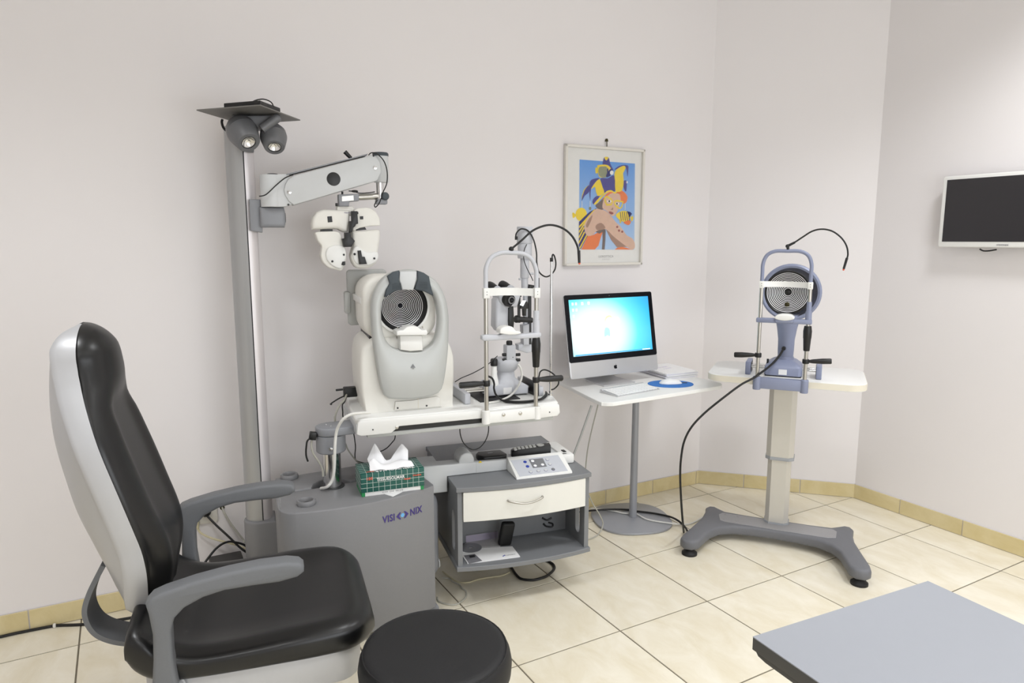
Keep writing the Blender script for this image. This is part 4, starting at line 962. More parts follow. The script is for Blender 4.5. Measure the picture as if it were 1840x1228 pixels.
# control panel
cpn = thing('control_panel', 'white sloping control panel with round blue and grey buttons', 'control panel', CB, z=czt)
S0, S1 = Vector((0, .014, czt + .008)), Vector((0, .132, .577))
MB().prism([(.012, czt + .0005), (S0.y, S0.z), (S1.y * .5 + S0.y * .5, (S0.z + S1.z) / 2 + .0), (S1.y, S1.z), (.1385, .574), (.1405, czt + .0005)], .25, .495, 'x', bev=.002).build('panel_body', m_white, cpn)
sdir = (S1 - S0).normalized(); sn = Vector((1, 0, 0)).cross(sdir)
def onslope(px, py, off=0):
    d = ray(px, py); dl = Vector((d.dot(CB.X), d.dot(CB.Y), d.z)); c = CB.loc(CAM); t = (S0 + sn * off - c).dot(sn) / dl.dot(sn); return c + dl * t
def patch(pts, off, th):
    a = [onslope(*ZC(*p), off) for p in pts]; n = len(a)
    return MB().add(a + [p + sn * th for p in a], [tuple(range(n))[::-1], tuple(range(n, 2 * n))] + [(i, (i + 1) % n, n + (i + 1) % n, n + i) for i in range(n)])
kp = patch(((650, 570), (1360, 487), (1510, 725), (785, 812)), .0, .0012).build('keypad', m_keypad, cpn)
patch(((918, 555), (1130, 533), (1195, 660), (985, 683)), .0012, .0004).build('keypad_field', m_kgrey, kp)
for (px, py, m_) in ((865, 590, m_kblue), (903, 658, m_kblue), (978, 578, m_keyw), (1017, 648, m_keyw), (1128, 632, m_keyw), (1200, 553, m_lgrey), (1238, 622, m_lgrey), (950, 738, m_lgrey), (1065, 725, m_lgrey), (1176, 712, m_lgrey), (1288, 700, m_kgrey)):
    c = onslope(*ZC(px, py), .0016)
    MB().lathe([(.0072, -.0006), (.0072, .0012), (.0062, .0016)], c, sn, 20).build('button', m_, kp)
    if m_ is not m_kblue: MB().lathe([(.0078, -.0006), (.0078, .0008), (.0071, .0008)], c, sn, 24, cap=False).build('button_ring', m_purple, kp)
# things in the tray
bc = CB.h(*Z7(440, 298), TRZ + .006)
bk = thing('spectacle_case', 'flat black case lying in the tray beside the remote control', 'case', FR(*CB.o.xy, -10.5), z=TRZ)
pts = [(bc.x - .06, bc.y - .005), (bc.x - .04, bc.y - .04), (bc.x + .055, bc.y - .04), (bc.x + .065, bc.y - .02), (bc.x + .055, bc.y + .04), (bc.x - .045, bc.y + .045), (bc.x - .06, bc.y + .02)]
MB().prism(pts, TRZ - .0002, TRZ + .024, 'z', bev=.006, seg=3).build('case_shell', m_black, bk, angle=50)
MB().box((bc.x + .0, bc.y + .008, TRZ + .0242), (.022, .012, .001)).build('case_badge', m_kgrey, bk)
rm = thing('remote_control', 'long black remote control with silver keys resting in the tray', 'remote control', CB, z=TRZ)
r0 = CB.h(*Z7(572, 278), TRZ + .006); r1 = CB.h(*Z7(826, 262), TRZ + .012); r1.y = max(r1.y, .186)
ra = (r1 - r0); ra.z = 0; rl = ra.length; rd = ra.normalized(); rn = Vector((-rd.y, rd.x, 0))
def rlocal(a, b, z): return r0.xy.to_3d() + rd * a + rn * b + Vector((0, 0, z))
rr = []
for a, hw, zt_ in ((0, .016, .022), (.004, .020, .026), (.03, .023, .032), (.11, .024, .040), (.17, .023, .046), (rl - .004, .020, .046), (rl, .016, .042)):
    zb = TRZ - .0002; rr.append([rlocal(a, b * hw, zb + c * (zt_ - .0)) for b, c in ((-1, .0), (1, 0), (1, .75), (.8, 1), (-.8, 1), (-1, .75))])
MB().loft(rr).build('remote_body', m_black, rm, angle=45)
for i in range(6):
    for j in range(3):
        a = .018 + .0165 * i; c = rlocal(a, -.013 + .013 * j, TRZ + .0275 + .0125 * (a / .11))
        MB().box(c, (.0128, .0108, .005), .0012, Matrix.Rotation(math.atan2(rd.y, rd.x), 3, 'Z')).build('key', m_silverbtn, rm)
c = rlocal(.128, 0, TRZ + .0425); MB().lathe([(.017, -.002), (.017, .0015), (.010, .0015), (.009, 0)], c, (0, 0, 1), 24).build('ring_key', m_silverbtn, rm)
# things on the lower shelf
BZ = czb + .019
def sheet(name, label, cat, pts, th, m_, z=BZ, group=None):
    q = [CB.h(*Z7(*p), z) for p in pts]
    q = [Vector((min(max(a.x, .024), cw - .03), min(a.y, .203), 0)) for a in q]
    t = thing(name, label, cat, CB, z=z, group=group)
    MB().prism([(a.x, a.y) for a in q], z, z + th, 'z').build('cover', m_, t)
    return t, q
t, q = sheet('catalogue', 'grey printed catalogue lying at the back of the cabinet shelf', 'catalogue', ((235, 893), (500, 879), (500, 770), (440, 735), (235, 780)), .004, mat('catalogue_page', (176, 174, 174), .7, var=.12, scale=14))
t, q = sheet('brochure', 'white brochure with grey photo print lying on the cabinet shelf', 'brochure', ((240, 920), (290, 990), (630, 945), (580, 880), (240, 900)), .004, m_paper)
def onshelf(pts, m_, nm, z, th=.0006): MB().prism([tuple(CB.h(*Z7(*p), z).xy) for p in pts], z, z + th, 'z').build(nm, m_, t)
onshelf(((265, 935), (298, 988), (385, 970), (335, 925)), m_paperg, 'printed_photo', BZ + .004)
onshelf(((300, 935), (335, 932), (340, 945), (305, 950)), m_black, 'printed_photo', BZ + .0046)
onshelf(((515, 940), (530, 930), (535, 934), (520, 942)), m_kblue, 'printed_logo', BZ + .004)
c = CB.h(*Z7(565, 930), BZ + .005)
text('lettering', 'TOPCON', .010, m_kgrey, t, basis((c.x, c.y, BZ + .0046), (1, .02, 0), (0, 1, 0)), .0002)
t2 = thing('compact_disc', 'clear plastic disc on the printed catalogue in the cabinet', 'disc', CB, z=BZ + .0052)
dc = CB.h(*Z7(312, 885), BZ + .0052)
MB().lathe([(.008, 0), (.045, 0), (.045, .0015), (.008, .0015)], (max(dc.x, .075), dc.y, BZ + .0051), n=40, cap=False).build('disc', m_kgrey, t2)
t, q = sheet('leaflet', 'violet paper leaflets stacked at the back corner of the cabinet shelf', 'leaflets', ((235, 780), (420, 750), (410, 718), (235, 740)), .03, m_paperv, BZ + .004)
MB().prism([(q[0].x, q[0].y - .002), (q[1].x, q[1].y - .002), (q[1].x, q[2].y), (q[0].x, q[3].y)], BZ + .034, BZ + .038, 'z').build('cover', m_paperg, t)
kb_ = thing('black_pouch', 'small black rounded pouch leaning on the papers in the cabinet', 'pouch', CB, z=BZ + .004)
pa = CB.h(*Z7(535, 885), BZ + .006)
MB().box((pa.x + .014, pa.y + .030, BZ + .0558), (.058, .028, .110), .010, Matrix.Rotation(.2, 3, 'X') @ Matrix.Rotation(.12, 3, 'Y'), 3).build('pouch', m_rubber, kb_, angle=60)

# ================================================================== TISSUE BOX
TB = FR(-.398, .018, -8.5)
pk = thing('flat_carton', 'flat white and green carton under the tissue box', 'carton', TB, z=CZ)
MB().bb((.002, .002, CZ), (.232, .132, CZ + .016), .001).build('carton', m_boxwhite, pk)
MB().bb((.0, .0, CZ + .0005), (.012, .130, CZ + .0165)).build('carton_end', m_green, pk)
MB().bb((.222, .0, CZ + .0005), (.234, .130, CZ + .0165)).build('carton_end', m_green, pk)
text('lettering', 'ICON  ONE  SEE EYE', .008, m_kgrey, pk, FRONT((.115, .0015, CZ + .008)), .0002)
ps = thing('paper_slip', 'white folded paper slip sticking out under the flat carton', 'paper', TB, z=CZ)
MB().prism([(.085, .0), (.150, .0), (.108, -.035)], CZ, CZ + .0012, 'z').build('slip', m_paper, ps)
tb_ = thing('tissue_box', 'dark green checked tissue box with a pulled tissue on the console', 'tissue box', TB, z=CZ + .016)
x0, x1, y0, y1, z0, z1 = -.002, .236, -.002, .138, CZ + .016, CZ + .087
MB().bb((x0, y0, z0), (x1, y1, z1), .0012).build('carton', m_box, tb_)
gl = MB(); e = .0006
for k in range(1, 11):
    x = x0 + (x1 - x0) * k / 11; gl.bb((x - .0006, y0 - e, z0), (x + .0006, y0, z1)); gl.bb((x - .0006, y0, z1), (x + .0006, y1, z1 + e))
for k in range(1, 4):
    z = z0 + (z1 - z0) * k / 4; gl.bb((x0, y0 - e, z - .0006), (x1, y0, z + .0006)); gl.bb((x0 - e, y0, z - .0006), (x0, y1, z + .0006))
for k in range(1, 7):
    y = y0 + (y1 - y0) * k / 7; gl.bb((x0, y - .0006, z1), (x1, y + .0006, z1 + e)); gl.bb((x0 - e, y - .0006, z0), (x0, y + .0006, z1))
gb = gl.build('printed_grid', m_boxline, tb_); gb['kind'] = 'stuff'
text('lettering', 'TISSUESOLMAR', .017, m_boxwhite, tb_, FRONT((.108, y0 - .001, z0 + .045)), .0003, True, .85)
text('lettering', 'TISSUESOLMAR', .024, m_boxwhite, tb_, basis((.128, .018, z1 + .0009), (-1, 0, 0), (0, -1, 0)), .0003, True, .85)
text('lettering', '150', .015, m_red, tb_, FRONT((.029, y0 - .001, z0 + .052)), .0003, True)
text('lettering', 'SOLMAR', .008, m_red, tb_, FRONT((.208, y0 - .001, z0 + .045)), .0003, True)
text('lettering', 'maxi', .012, m_red, tb_, FRONT((.17, y0 - .0012, z0 + .036)), .0003, True)
text('lettering', 'maxi', .014, m_red, tb_, basis((.036, .018, z1 + .001), (-1, 0, 0), (0, -1, 0)), .0003, True)
MB().prism(rrect(.055, .045, .19, .09, .02), z1, z1 + .0012, 'z').build('opening', m_black, tb_)
def tis(u, v):      # front fold that lies forward over the box
    x = .040 + .150 * u; h = .030 * math.exp(-((u - .10) / .14) ** 2) + .012 * math.exp(-((u - .75) / .2) ** 2) + .012
    y = .066 - .040 * v - .012 * v * math.sin(PI * u); z = z1 + .002 + h * math.sin(PI * min(1, .15 + v * .85)) * (1 - .2 * v) + .003 * math.sin(13 * u + 5 * v) * v
    return (x + .020 * v * (u - .2), y, max(z, z1 + .0015))
MB().grid(tis, 26, 12).build('tissue', m_tissue, tb_, angle=25, recalc=False)
def tis2(u, v):
    x = .044 + .145 * u; h = .072 * max(0, 1 - abs(u - .20) / .24) + .060 * max(0, 1 - abs(u - .86) / .30) + .014
    return (x + .012 * (u - .5) * v, .070 + .024 * v + .005 * math.sin(11 * u), z1 + .001 + h * v)
MB().grid(tis2, 26, 8).build('tissue', m_tissue, tb_, angle=25, recalc=False)

# ================================================================== COMPUTER TABLE
CT = FR(1.13, .33, 0)
ct = thing('pedestal_table', 'white pedestal table with round grey foot carrying the computer', 'table', CT)
tz = .76
def ctl(p): return (p[0] - 1.13, p[1] - .33)
pl_ = [ctl(p.xy) for p in smoothpath([(a, b, 0) for a, b in ((.716, .085), (.722, .045), (.752, .024), (.80, .022), (1.10, .030), (1.40, .045), (1.455, .055), (1.490, .090), (1.497, .14), (1.50, .30), (1.50, .50), (1.47, .565), (1.38, .585), (1.1, .59), (.86, .59), (.82, .57), (.795, .50), (.765, .35))], 4, True)]
MB().prism(pl_, tz - .018, tz, 'z', bev=.002, seg=1).build('table_top', m_table, ct, angle=40)
MB().cyl((.052, .05, .008), (.052, .05, tz - .017), .0205, .0165, n=24).build('post', m_discgrey, ct)
MB().lathe([(.07, tz - .030), (.07, tz - .0175)], (.052, .05, 0)).build('mounting_plate', m_discgrey, ct)
fo_ = []
for k in range(48):
    a = 2 * PI * k / 48; ca, sa = math.cos(a), math.sin(a); r = .205 / (abs(ca) ** 2.6 + abs(sa) ** 2.6) ** (1 / 2.6)
    a2 = a - .35; fo_.append((.035 + r * math.cos(a2), .045 + r * math.sin(a2)))
MB().prism(fo_, 0, .012, 'z', bev=.004).build('foot_plate', m_discgrey, ct, angle=40)

# ================================================================== COMPUTER
IM = FR(1.017, .383, -.3)
im = thing('desktop_computer', 'silver all-in-one desktop computer showing a bright blue desktop', 'computer', IM, z=tz)
TL = math.radians(10.5); icz = 1.0515; k_ = 1.035
RT = Matrix.Rotation(-TL, 3, 'X')
def ip(x, y, z): return Vector((0, 0, icz)) + RT @ Vector((x, y, z))
Wb, top_, bot_ = .264 * k_, .1575 * k_, -.2385 * k_
def iprism(pts, d0, d1, bev=0):
    m = MB().prism(pts, d0, d1, 'y', bev); m.V = [ip(*v) for v in m.V]; return m
iprism(rrect(-Wb, bot_, Wb, top_, .012), .000, .008, .002).build('body', m_imac, im, angle=40)
bk_ = MB(); rr = []
for t_k, y in ((1, .008), (.97, .012), (.8, .024), (.5, .036), (.15, .040)):
    rr.append([ip(a * t_k, y, (b + .03) * t_k - .03) for a, b in rrect(-Wb, bot_, Wb, top_, .012)])
bk_.loft(rr).build('rear_shell', m_imac, im, angle=60)
chin = -.1625 * k_
iprism(rrect(-Wb + .001, chin, Wb - .001, top_ - .001, .010), -.0012, .001).build('bezel', m_bezel, im)
def screen_mat():
    m = bpy.data.materials.new('desktop_screen'); m.use_nodes = True; N = m.node_tree.nodes; L = m.node_tree.links
    b = N['Principled BSDF']; b.inputs['Base Color'].default_value = (.01, .01, .02, 1); b.inputs['Roughness'].default_value = .15
    tc = N.new('ShaderNodeTexCoord'); sx = N.new('ShaderNodeMapping'); sx.inputs['Location'].default_value = (.12, 0, .06); sx.inputs['Scale'].default_value = (1.3, 0, 1.75)
    ln = N.new('ShaderNodeVectorMath'); ln.operation = 'LENGTH'
    L.new(tc.outputs['Object'], sx.inputs[0]); L.new(sx.outputs[0], ln.inputs[0])
    cr = N.new('ShaderNodeValToRGB'); el = cr.color_ramp.elements
    el[0].position = .12; el[0].color = (1, 1, 1, 1); el[1].position = .62; el[1].color = lin((38, 120, 236))
    for p, c in ((.22, (225, 255, 255)), (.33, (110, 238, 250)), (.45, (66, 200, 246))):
        e = el.new(p); e.color = lin(c)
    L.new(ln.outputs['Value'], cr.inputs[0]); L.new(cr.outputs[0], b.inputs['Emission Color']); b.inputs['Emission Strength'].default_value = 1.15
    return m
sw_, sh_ = .238 * k_, .134 * k_
scr = MB().bb((-sw_, -.0018, -sh_), (sw_, -.0005, sh_)).build('screen', screen_mat(), im)
scr.rotation_euler = (-TL, 0, 0); scr.location = (0, 0, icz - tz)
m_icon = mat('screen_white', (250, 252, 255), .5, emit=1.1); m_bar = mat('screen_taskbar', (60, 150, 220), .5, emit=.8); m_flag = mat('screen_orange', (255, 214, 150), .5, emit=1.05); m_flag2 = mat('screen_cyan', (150, 240, 248), .5, emit=1.05)
def sq(x, z, w_, h_, m_, nm, d=-.0022): MB().bb((x - w_ / 2, d, z - h_ / 2), (x + w_ / 2, d + .0005, z + h_ / 2)).build(nm, m_, scr)
for k in range(7): sq(-.225, .118 - .030 * k, .010, .013, m_icon, 'desktop_icon')
for k in range(2): sq(-.205, .118 - .030 * k, .010, .013, m_icon, 'desktop_icon')
for x in (-.168, -.130): sq(x, .118, .012, .014, m_icon, 'desktop_icon')
sq(0, -.1345, .47, .006, m_bar, 'taskbar', -.0021); sq(.205, -.1335, .05, .0035, m_icon, 'taskbar_text')
def flagp(pts, m_): MB().prism([(p.x, p.y) for p in smoothpath([(a * 1.3, b * 1.3, 0) for a, b in pts], 3, True)], -.0026, -.0021, 'y').build('desktop_logo', m_, scr)
flagp(((-.034, .012), (-.026, .034), (-.006, .040), (.004, .030), (-.008, .034), (-.024, .028)), m_flag)
flagp(((-.040, -.040), (-.034, -.008), (-.014, -.012), (-.014, -.040), (-.026, -.036)), m_flag2)
flagp(((.006, .028), (.034, .030), (.036, .006), (.008, .004)), m_icon); flagp(((.002, -.004), (.030, -.002), (.028, -.036), (.0, -.040)), m_icon)
# apple-shaped mark on the chin
lg = [(0, .006), (.004, .0085), (.008, .007), (.0095, .004), (.0075, .001), (.008, -.003), (.0098, -.0045), (.0075, -.009), (.004, -.0105), (0, -.0095), (-.004, -.0105), (-.0075, -.008), (-.0098, -.002), (-.009, .004), (-.0055, .0078)]
zc_ = (chin + bot_) / 2
iprism([(a, b + zc_) for a, b in lg], -.0006, .0004).build('chin_mark', m_bezel, im)
iprism([(.0005, zc_ + .0095), (.004, zc_ + .0145), (.0045, zc_ + .0118), (.002, zc_ + .0095)], -.0006, .0004).build('chin_mark', m_bezel, im)
c = ip(0, -.0015, top_ - .012); MB().lathe([(.002, 0), (.002, .0005)], c, RT @ Vector((0, -1, 0)), 10).build('camera_dot', m_kgrey, im)
# aluminium foot
fp = smoothpath([(0, -.075, tz + .004), (0, .0, tz + .004), (0, .075, tz + .005), (0, .105, tz + .016), (0, .108, tz + .045), (0, .085, tz + .11), (0, .055, tz + .18), (0, .035, tz + .25)], 5)
rr = []
for i, p in enumerate(fp):
    t_ = (fp[min(i + 1, len(fp) - 1)] - fp[max(i - 1, 0)]).normalized(); n_ = Vector((0, -t_.z, t_.y)); hw = .098 - .018 * min(1, i / len(fp))
    rr.append([p + Vector((s_ * hw, 0, 0)) + n_ * q for s_, q in ((-1, -.0038), (1, -.0038), (1, .0038), (-1, .0038))])
MB().loft(rr).build('foot', m_imac, im, angle=35)
MB().tube([(.055, .10, .84), (.045, .10, .80), (.052, .095, .783), (.09, .09, .775), (.14, .07, .79), (.16, .05, .81)], .0022, 6, 6).build('network_lead', m_gcable, im)
MB().box((.048, .098, .815), (.012, .010, .026), .002).build('yellow_plug', m_yellow, im)

# keyboard
k0, k1, k2 = onz(*Z4(570, 932), tz + .004), onz(*Z4(915, 870), tz + .004), onz(*Z4(435, 880), tz + .016)
KB = FR(k0.x, k0.y, math.degrees(math.atan2(k1.y - k0.y, k1.x - k0.x)))
kb = thing('keyboard', 'slim silver keyboard with white keys in front of the computer', 'keyboard', KB, z=tz)
kw, kd = .281, .128
MB().prism([(0, tz), (0, tz + .0045), (kd - .02, tz + .014), (kd - .02, tz)], 0, kw, 'x', bev=.001).build('deck', m_imac, kb)
MB().lathe([(.0085, -kw / 2), (.009, -kw / 2 + .002), (.009, kw / 2 - .002), (.0085, kw / 2)], (kw / 2, kd - .016, tz + .009), (1, 0, 0), 20).build('battery_tube', m_imac, kb)
MB().add([(.003, .003, tz + .00478), (kw - .003, .003, tz + .00478), (kw - .003, .104, tz + .0137), (.003, .104, tz + .0137), (.003, .003, tz + .0042), (kw - .003, .003, tz + .0042), (kw - .003, .104, tz + .0131), (.003, .104, tz + .0131)], [(0, 1, 2, 3), (4, 7, 6, 5), (0, 4, 5, 1), (1, 5, 6, 2), (2, 6, 7, 3), (3, 7, 4, 0)]).build('key_well', m_kgrey, kb)
kmesh = {}
def key(x, y, w_, d_):
    key_ = (round(w_, 4), round(d_, 4)); z = tz + .0045 + .0095 * (y / (kd - .02))
    if key_ not in kmesh:
        o = MB().box((0, 0, 0), (w_, d_, .0035), .0006, None, 1).build('key', m_keyw, kb); kmesh[key_] = o.data
    else: o = bpy.data.objects.new('key', kmesh[key_]); COL.objects.link(o); o.parent = kb
    o.location = (x, y, z + .001 - tz); o.rotation_euler = (math.atan(.0095 / (kd - .02)), 0, 0)
rowy = [.012, .030, .048, .066, .084]
for r_, y in enumerate(rowy):
    if r_ == 0:
        x = .006
        for w_ in (.0155, .0155, .0155, .019, .094, .019, .0155, .0155, .0155, .0155): key(x + w_ / 2, y, w_, .0150); x += w_ + .0026
    else:
        for c_ in range(14): key(.006 + .0097 + .0192 * c_, y, .0165, .0150)
for c_ in range(14): key(.006 + .0097 + .0192 * c_, .098, .0165, .0075)
# mouse pad and mouse
mc = (onz(*Z4(986, 836), tz)); MP = FR(mc.x, mc.y, -20)
mp = tag(MB().prism([(.115 * math.cos(2 * PI * k / 40), .088 * math.sin(2 * PI * k / 40)) for k in range(40)], tz, tz + .003, 'z', bev=.001, seg=1).build('mouse_pad', m_mpad), 'oval blue mouse pad on the white computer table', 'mouse pad')
mp.location = (mc.x, mc.y, 0); mp.rotation_euler = (0, 0, math.radians(-25))
ms = thing('mouse', 'white low computer mouse on the blue pad', 'mouse', FR(mc.x + .002, mc.y + .002, -112), z=tz + .003)
rr = []
for a in (-1, -.97, -.88, -.7, -.4, 0, .4, .7, .88, .97, 1):
    w_ = .0285 * (1 - abs(a) ** 4) ** .5 + .003; hgt = .021 * (1 - abs(a) ** 2.4) ** .8 + .001
    rr.append([(w_ * math.cos(t), a * .057, tz + .0045 + hgt * max(0, math.sin(t)) ** .8 - (.0012 if math.sin(t) < 0 else 0)) for t in [2 * PI * k / 20 for k in range(20)]])
MB().loft(rr).build('shell', m_keyw, ms, angle=60)
MB().prism(rrect(-.026, -.053, .026, .053, .02), tz + .0031, tz + .0055, 'z').build('base', m_imac, ms)
pn = thing('pad_marker', 'small black emblem strip on the blue mouse pad', 'marker', FR(0, 0, 0), z=tz + .003)
e_ = onz(*Z4(1096, 826), tz + .003); MB().box((e_.x, e_.y, tz + .004), (.026, .012, .002), .0006, Matrix.Rotation(-.4, 3, 'Z')).build('strip', m_black, pn)
# pile of papers
p1, p2 = onz(*Z4(962, 800), tz), onz(*Z4(1208, 775), tz)
PP = FR(p1.x, p1.y, math.degrees(math.atan2(p2.y - p1.y, p2.x - p1.x)))
pp = thing('paper_stack', 'loose stack of white papers behind the blue mouse pad', 'paper stack', PP, z=tz)
random.seed(3)
for k in range(9):
    dx, dy, a = random.uniform(-.006, .006), random.uniform(-.004, .004), random.uniform(-.015, .015)
    if k == 8: dx = dy = a = 0
    MB().box((.10 + dx, .135 + dy, tz + .0016 + .0032 * k), (.205, .262, .0029), 0, Matrix.Rotation(a, 3, 'Z')).build('sheet', m_paper if k % 3 else m_paperv2, pp)
top = tz + .0016 + .0032 * 8 + .0016
text('lettering', 'EYE TEST', .022, m_paperv, pp, basis((.09, .17, top), (.97, .2, 0), (-.2, .97, 0)), .0003, True)
text('lettering', 'record', .02, m_paperv, pp, basis((.10, .135, top), (.97, .2, 0), (-.2, .97, 0)), .0003, True)

# ================================================================== TOPOGRAPHER STAND
TO = FR(1.669, -.161, -53)
ts = thing('lift_stand', 'height adjustable stand with grey splayed base and white top', 'stand', TO)
TT = .845
tpo = MB().prism(rrect(-.352, -.218, .338, .205, .075, 8), TT - .034, TT, 'z', bev=.003).build('table_top', m_table, ts, angle=40)
MB().prism(rrect(-.3535, -.2195, .3395, .2065, .0765, 8), TT - .030, TT - .003, 'z').build('edge_band', m_tedge, tpo, angle=40)
UC = -.012
def hexo(hx, hy, c): return [(UC - hx + c, -hy), (UC + hx - c, -hy), (UC + hx, -hy + c), (UC + hx, hy - c), (UC + hx - c, hy), (UC - hx + c, hy), (UC - hx, hy - c), (UC - hx, -hy + c)]
MB().prism(hexo(.054, .047, .020), .085, .45, 'z').build('lower_column', m_colsil, ts, angle=20)
MB().prism(hexo(.063, .056, .022), .42, TT - .034, 'z').build('upper_column', m_colsil, ts, angle=20)
MB().prism(hexo(.066, .059, .023), .412, .428, 'z', bev=.002).build('collar', m_collar, ts)
MB().prism(hexo(.058, .051, .022), .082, .092, 'z').build('column_foot', m_collar, ts)
MB().bb((UC - .15, -.12, TT - .044), (UC + .15, .12, TT - .033)).build('mounting_plate', m_collar, ts)
half = [(0, -.125), (.10, -.130), (.19, -.145), (.25, -.185), (.285, -.245), (.305, -.33), (.318, -.385), (.345, -.412), (.385, -.412), (.405, -.385), (.402, -.34), (.375, -.22), (.350, -.10), (.346, 0), (.352, .045), (.338, .075), (.310, .080), (.285, .058), (.25, .030), (.15, .022)]
hs = [(UC + a, b) for a, b in half]; hm_ = [(UC - a, b) for a, b in half[1:]]
MB().prism(hs + hm_[::-1], .032, .082, 'z', bev=.014, seg=3).build('base', m_basegrey, ts, angle=60)
inl = [(UC - .26, -.105), (UC - .235, -.115), (UC + .235, -.115), (UC + .27, -.10), (UC + .275, -.02), (UC + .26, .0), (UC - .26, .0), (UC - .275, -.03)]
inp = MB().prism(inl, .080, .0835, 'z', bev=.001, seg=1).build('base_inlay', m_panel, ts)
for a, b in ((-.24, -.02), (-.24, -.085), (-.18, -.02), (-.18, -.085)): MB().lathe([(.009, 0), (.007, .0015)], (UC + a, b, .0832), n=12).build('inlay_cap', m_panel, inp)
for a, b in ((-.362, -.375), (.362, -.375), (-.322, .045), (.322, .045)):
    MB().lathe([(.036, 0), (.036, .010), (.022, .022), (.014, .034)], (UC + a, b, 0), n=24).build('foot', m_rubber, ts)

# ================================================================== TOPOGRAPHER
tg = thing('corneal_topographer', 'blue-grey corneal topographer with black and white ring target', 'topographer', TO, z=TT - .05)
TVv = -.238
def T5(x, y, v=TVv): return TO.v(*Z5(x, y), v)
def o5(pts, v): return [tuple(TO.v(*Z5(*p), v).xz) for p in pts]
tlx, trx = T5(600, 1000).x, T5(920, 1000).x
zb0, zb1 = T5(750, 1165).z, T5(750, 1090).z
MB().bb((tlx, TVv - .010, zb0 + .006), (trx, -.212, zb1 + .004), .003).build('frame_bracket', m_blue, tg)
for x in (tlx, trx): MB().lathe([(.0165, zb0), (.0175, zb0 + .003), (.0175, zb1 + .006), (.015, zb1 + .009)], (x, TVv, 0), n=24).build('post_socket', m_blue, tg)
zps = T5(625, 470).z
for x in (tlx, trx): MB().cyl((x, TVv, zb1), (x, TVv, zps), .0085).build('frame_post', m_steel, tg)
za = T5(800, 230).z
MB().tube([(tlx, TVv, zps - .004), (tlx, TVv, zps + .06), (tlx + .001, TVv, za - .055), (tlx + .016, TVv, za - .018), (tlx + .05, TVv, za), ((tlx + trx) / 2, TVv, za + .001), (trx - .05, TVv, za), (trx - .016, TVv, za - .018), (trx - .001, TVv, za - .055), (trx, TVv, zps + .06), (trx, TVv, zps - .004)], .0082, 12, 6).build('frame_arch', m_blue, tg)
zs_ = T5(625, 452).z
strap(tlx, trx, zs_ + .002, zs_ + .001, TVv - .008, .040, .026, m_white, 'forehead_strap', tg)
for x in (tlx, trx):
    cl_ = MB().bb((x - .011, TVv - .0135, zs_ - .016), (x + .011, TVv + .010, zs_ + .016), .003).build('strap_clamp', m_white, tg)
    for d in (-.005, .005): MB().lathe([(.0018, 0), (.0014, .001)], (x, TVv - .0133, zs_ + d), (0, -1, 0), 8).build('screw', m_dkalu, cl_)
zc0, zc1 = T5(780, 712).z, T5(780, 680).z
MB().bb((tlx - .016, TVv - .015, zc0), (trx + .016, TVv + .013, zc1), .005).build('chin_bar', m_blue, tg)
cxm = T5(782, 670).x
MB().prism([(cxm + a, T5(782, 700).z + b) for a, b in rrect(-.040, -.004, .040, .018, .010)], TVv - .028, TVv + .02, 'y', bev=.005).build('chin_holder', m_blue, tg, angle=50)
MB().prism([(p.x, p.y) for p in smoothpath([(cxm - .040, T5(780, 678).z, 0), (cxm - .03, T5(780, 655).z, 0), (cxm, T5(780, 647).z, 0), (cxm + .03, T5(780, 652).z, 0), (cxm + .040, T5(780, 676).z, 0), (cxm, T5(780, 690).z, 0)], 4, True)], TVv - .034, TVv + .022, 'y', bev=.005, seg=3).build('chin_cup', m_white, tg, angle=60)
MB().cyl((trx, TVv, T5(940, 690).z), (trx, TVv, T5(940, 632).z), .0135).build('chin_sleeve', m_blue, tg)
MB().cyl((trx, TVv, T5(940, 635).z), (trx, TVv, T5(940, 568).z), .0108).build('chin_sleeve', m_blue, tg)
g0, g1 = T5(935, 897).z, T5(935, 730).z
MB().lathe([(.0125, 0), (.0135, .004), (.0165, (g1 - g0) * .5), (.0175, (g1 - g0) * .52), (.0185, (g1 - g0) * .8), (.015, g1 - g0)], (trx, TVv, g0), n=16).build('height_grip', m_black, tg)
for x, py, pxe, pye in ((tlx, 934, 444, 922), (trx, 956, 1096, 966)):
    c = Vector((x, TVv, T5(760, py).z)); e = T5(pxe, pye)
    MB().lathe([(.0135, -.010), (.0145, -.008), (.0145, .008), (.0135, .010)], c, n=18).build('handle_clamp', m_black, tg)
    Lh = (e - c).length; MB().lathe([(.006, .010), (.0095, .03), (.0125, .07), (.0125, Lh - .004), (.010, Lh)], c, e - c, 18).build('hand_grip', m_black, tg)
# sliding base
be0, be1 = T5(540, 1000, -.12).x, T5(1010, 1040, -.12).x
for x, s_ in ((be0, 1), (be1, -1)):
    eb_ = MB().bb((x - .012, -.155, TT), (x + .012, -.035, TT + .062), .004).build('slide_end', m_blue, tg)
    MB().bb((x + s_ * .0125 - .001, -.14, TT + .012), (x + s_ * .0125 + .001, -.06, TT + .055)).build('end_face', m_black, eb_)
for v in (-.12, -.075): MB().cyl((be0, v, TT + .034), (be1, v, TT + .034), .0055, n=12).build('slide_rail', m_chrome, tg)
sb0, sb1 = T5(642, 1050, -.15).x, T5(897, 1060, -.15).x
rr = []
for z, i in ((TT + .006, 0), (TT + .040, 0), (TT + .052, .008), (TT + .068, .030), (TT + .074, .045)):
    rr.append([(a, b, z) for a, b in rrect(sb0 + i, -.155 + i, sb1 - i, .02 - i * .5, .02, 4)])
bs = MB().loft(rr).build('sliding_base', m_blue, tg, angle=45)
lb = T5(768, 1030, -.1555); MB().bb((lb.x - .018, -.1562, TT + .011), (lb.x + .018, -.1545, TT + .036)).build('rating_label', m_paper, bs)
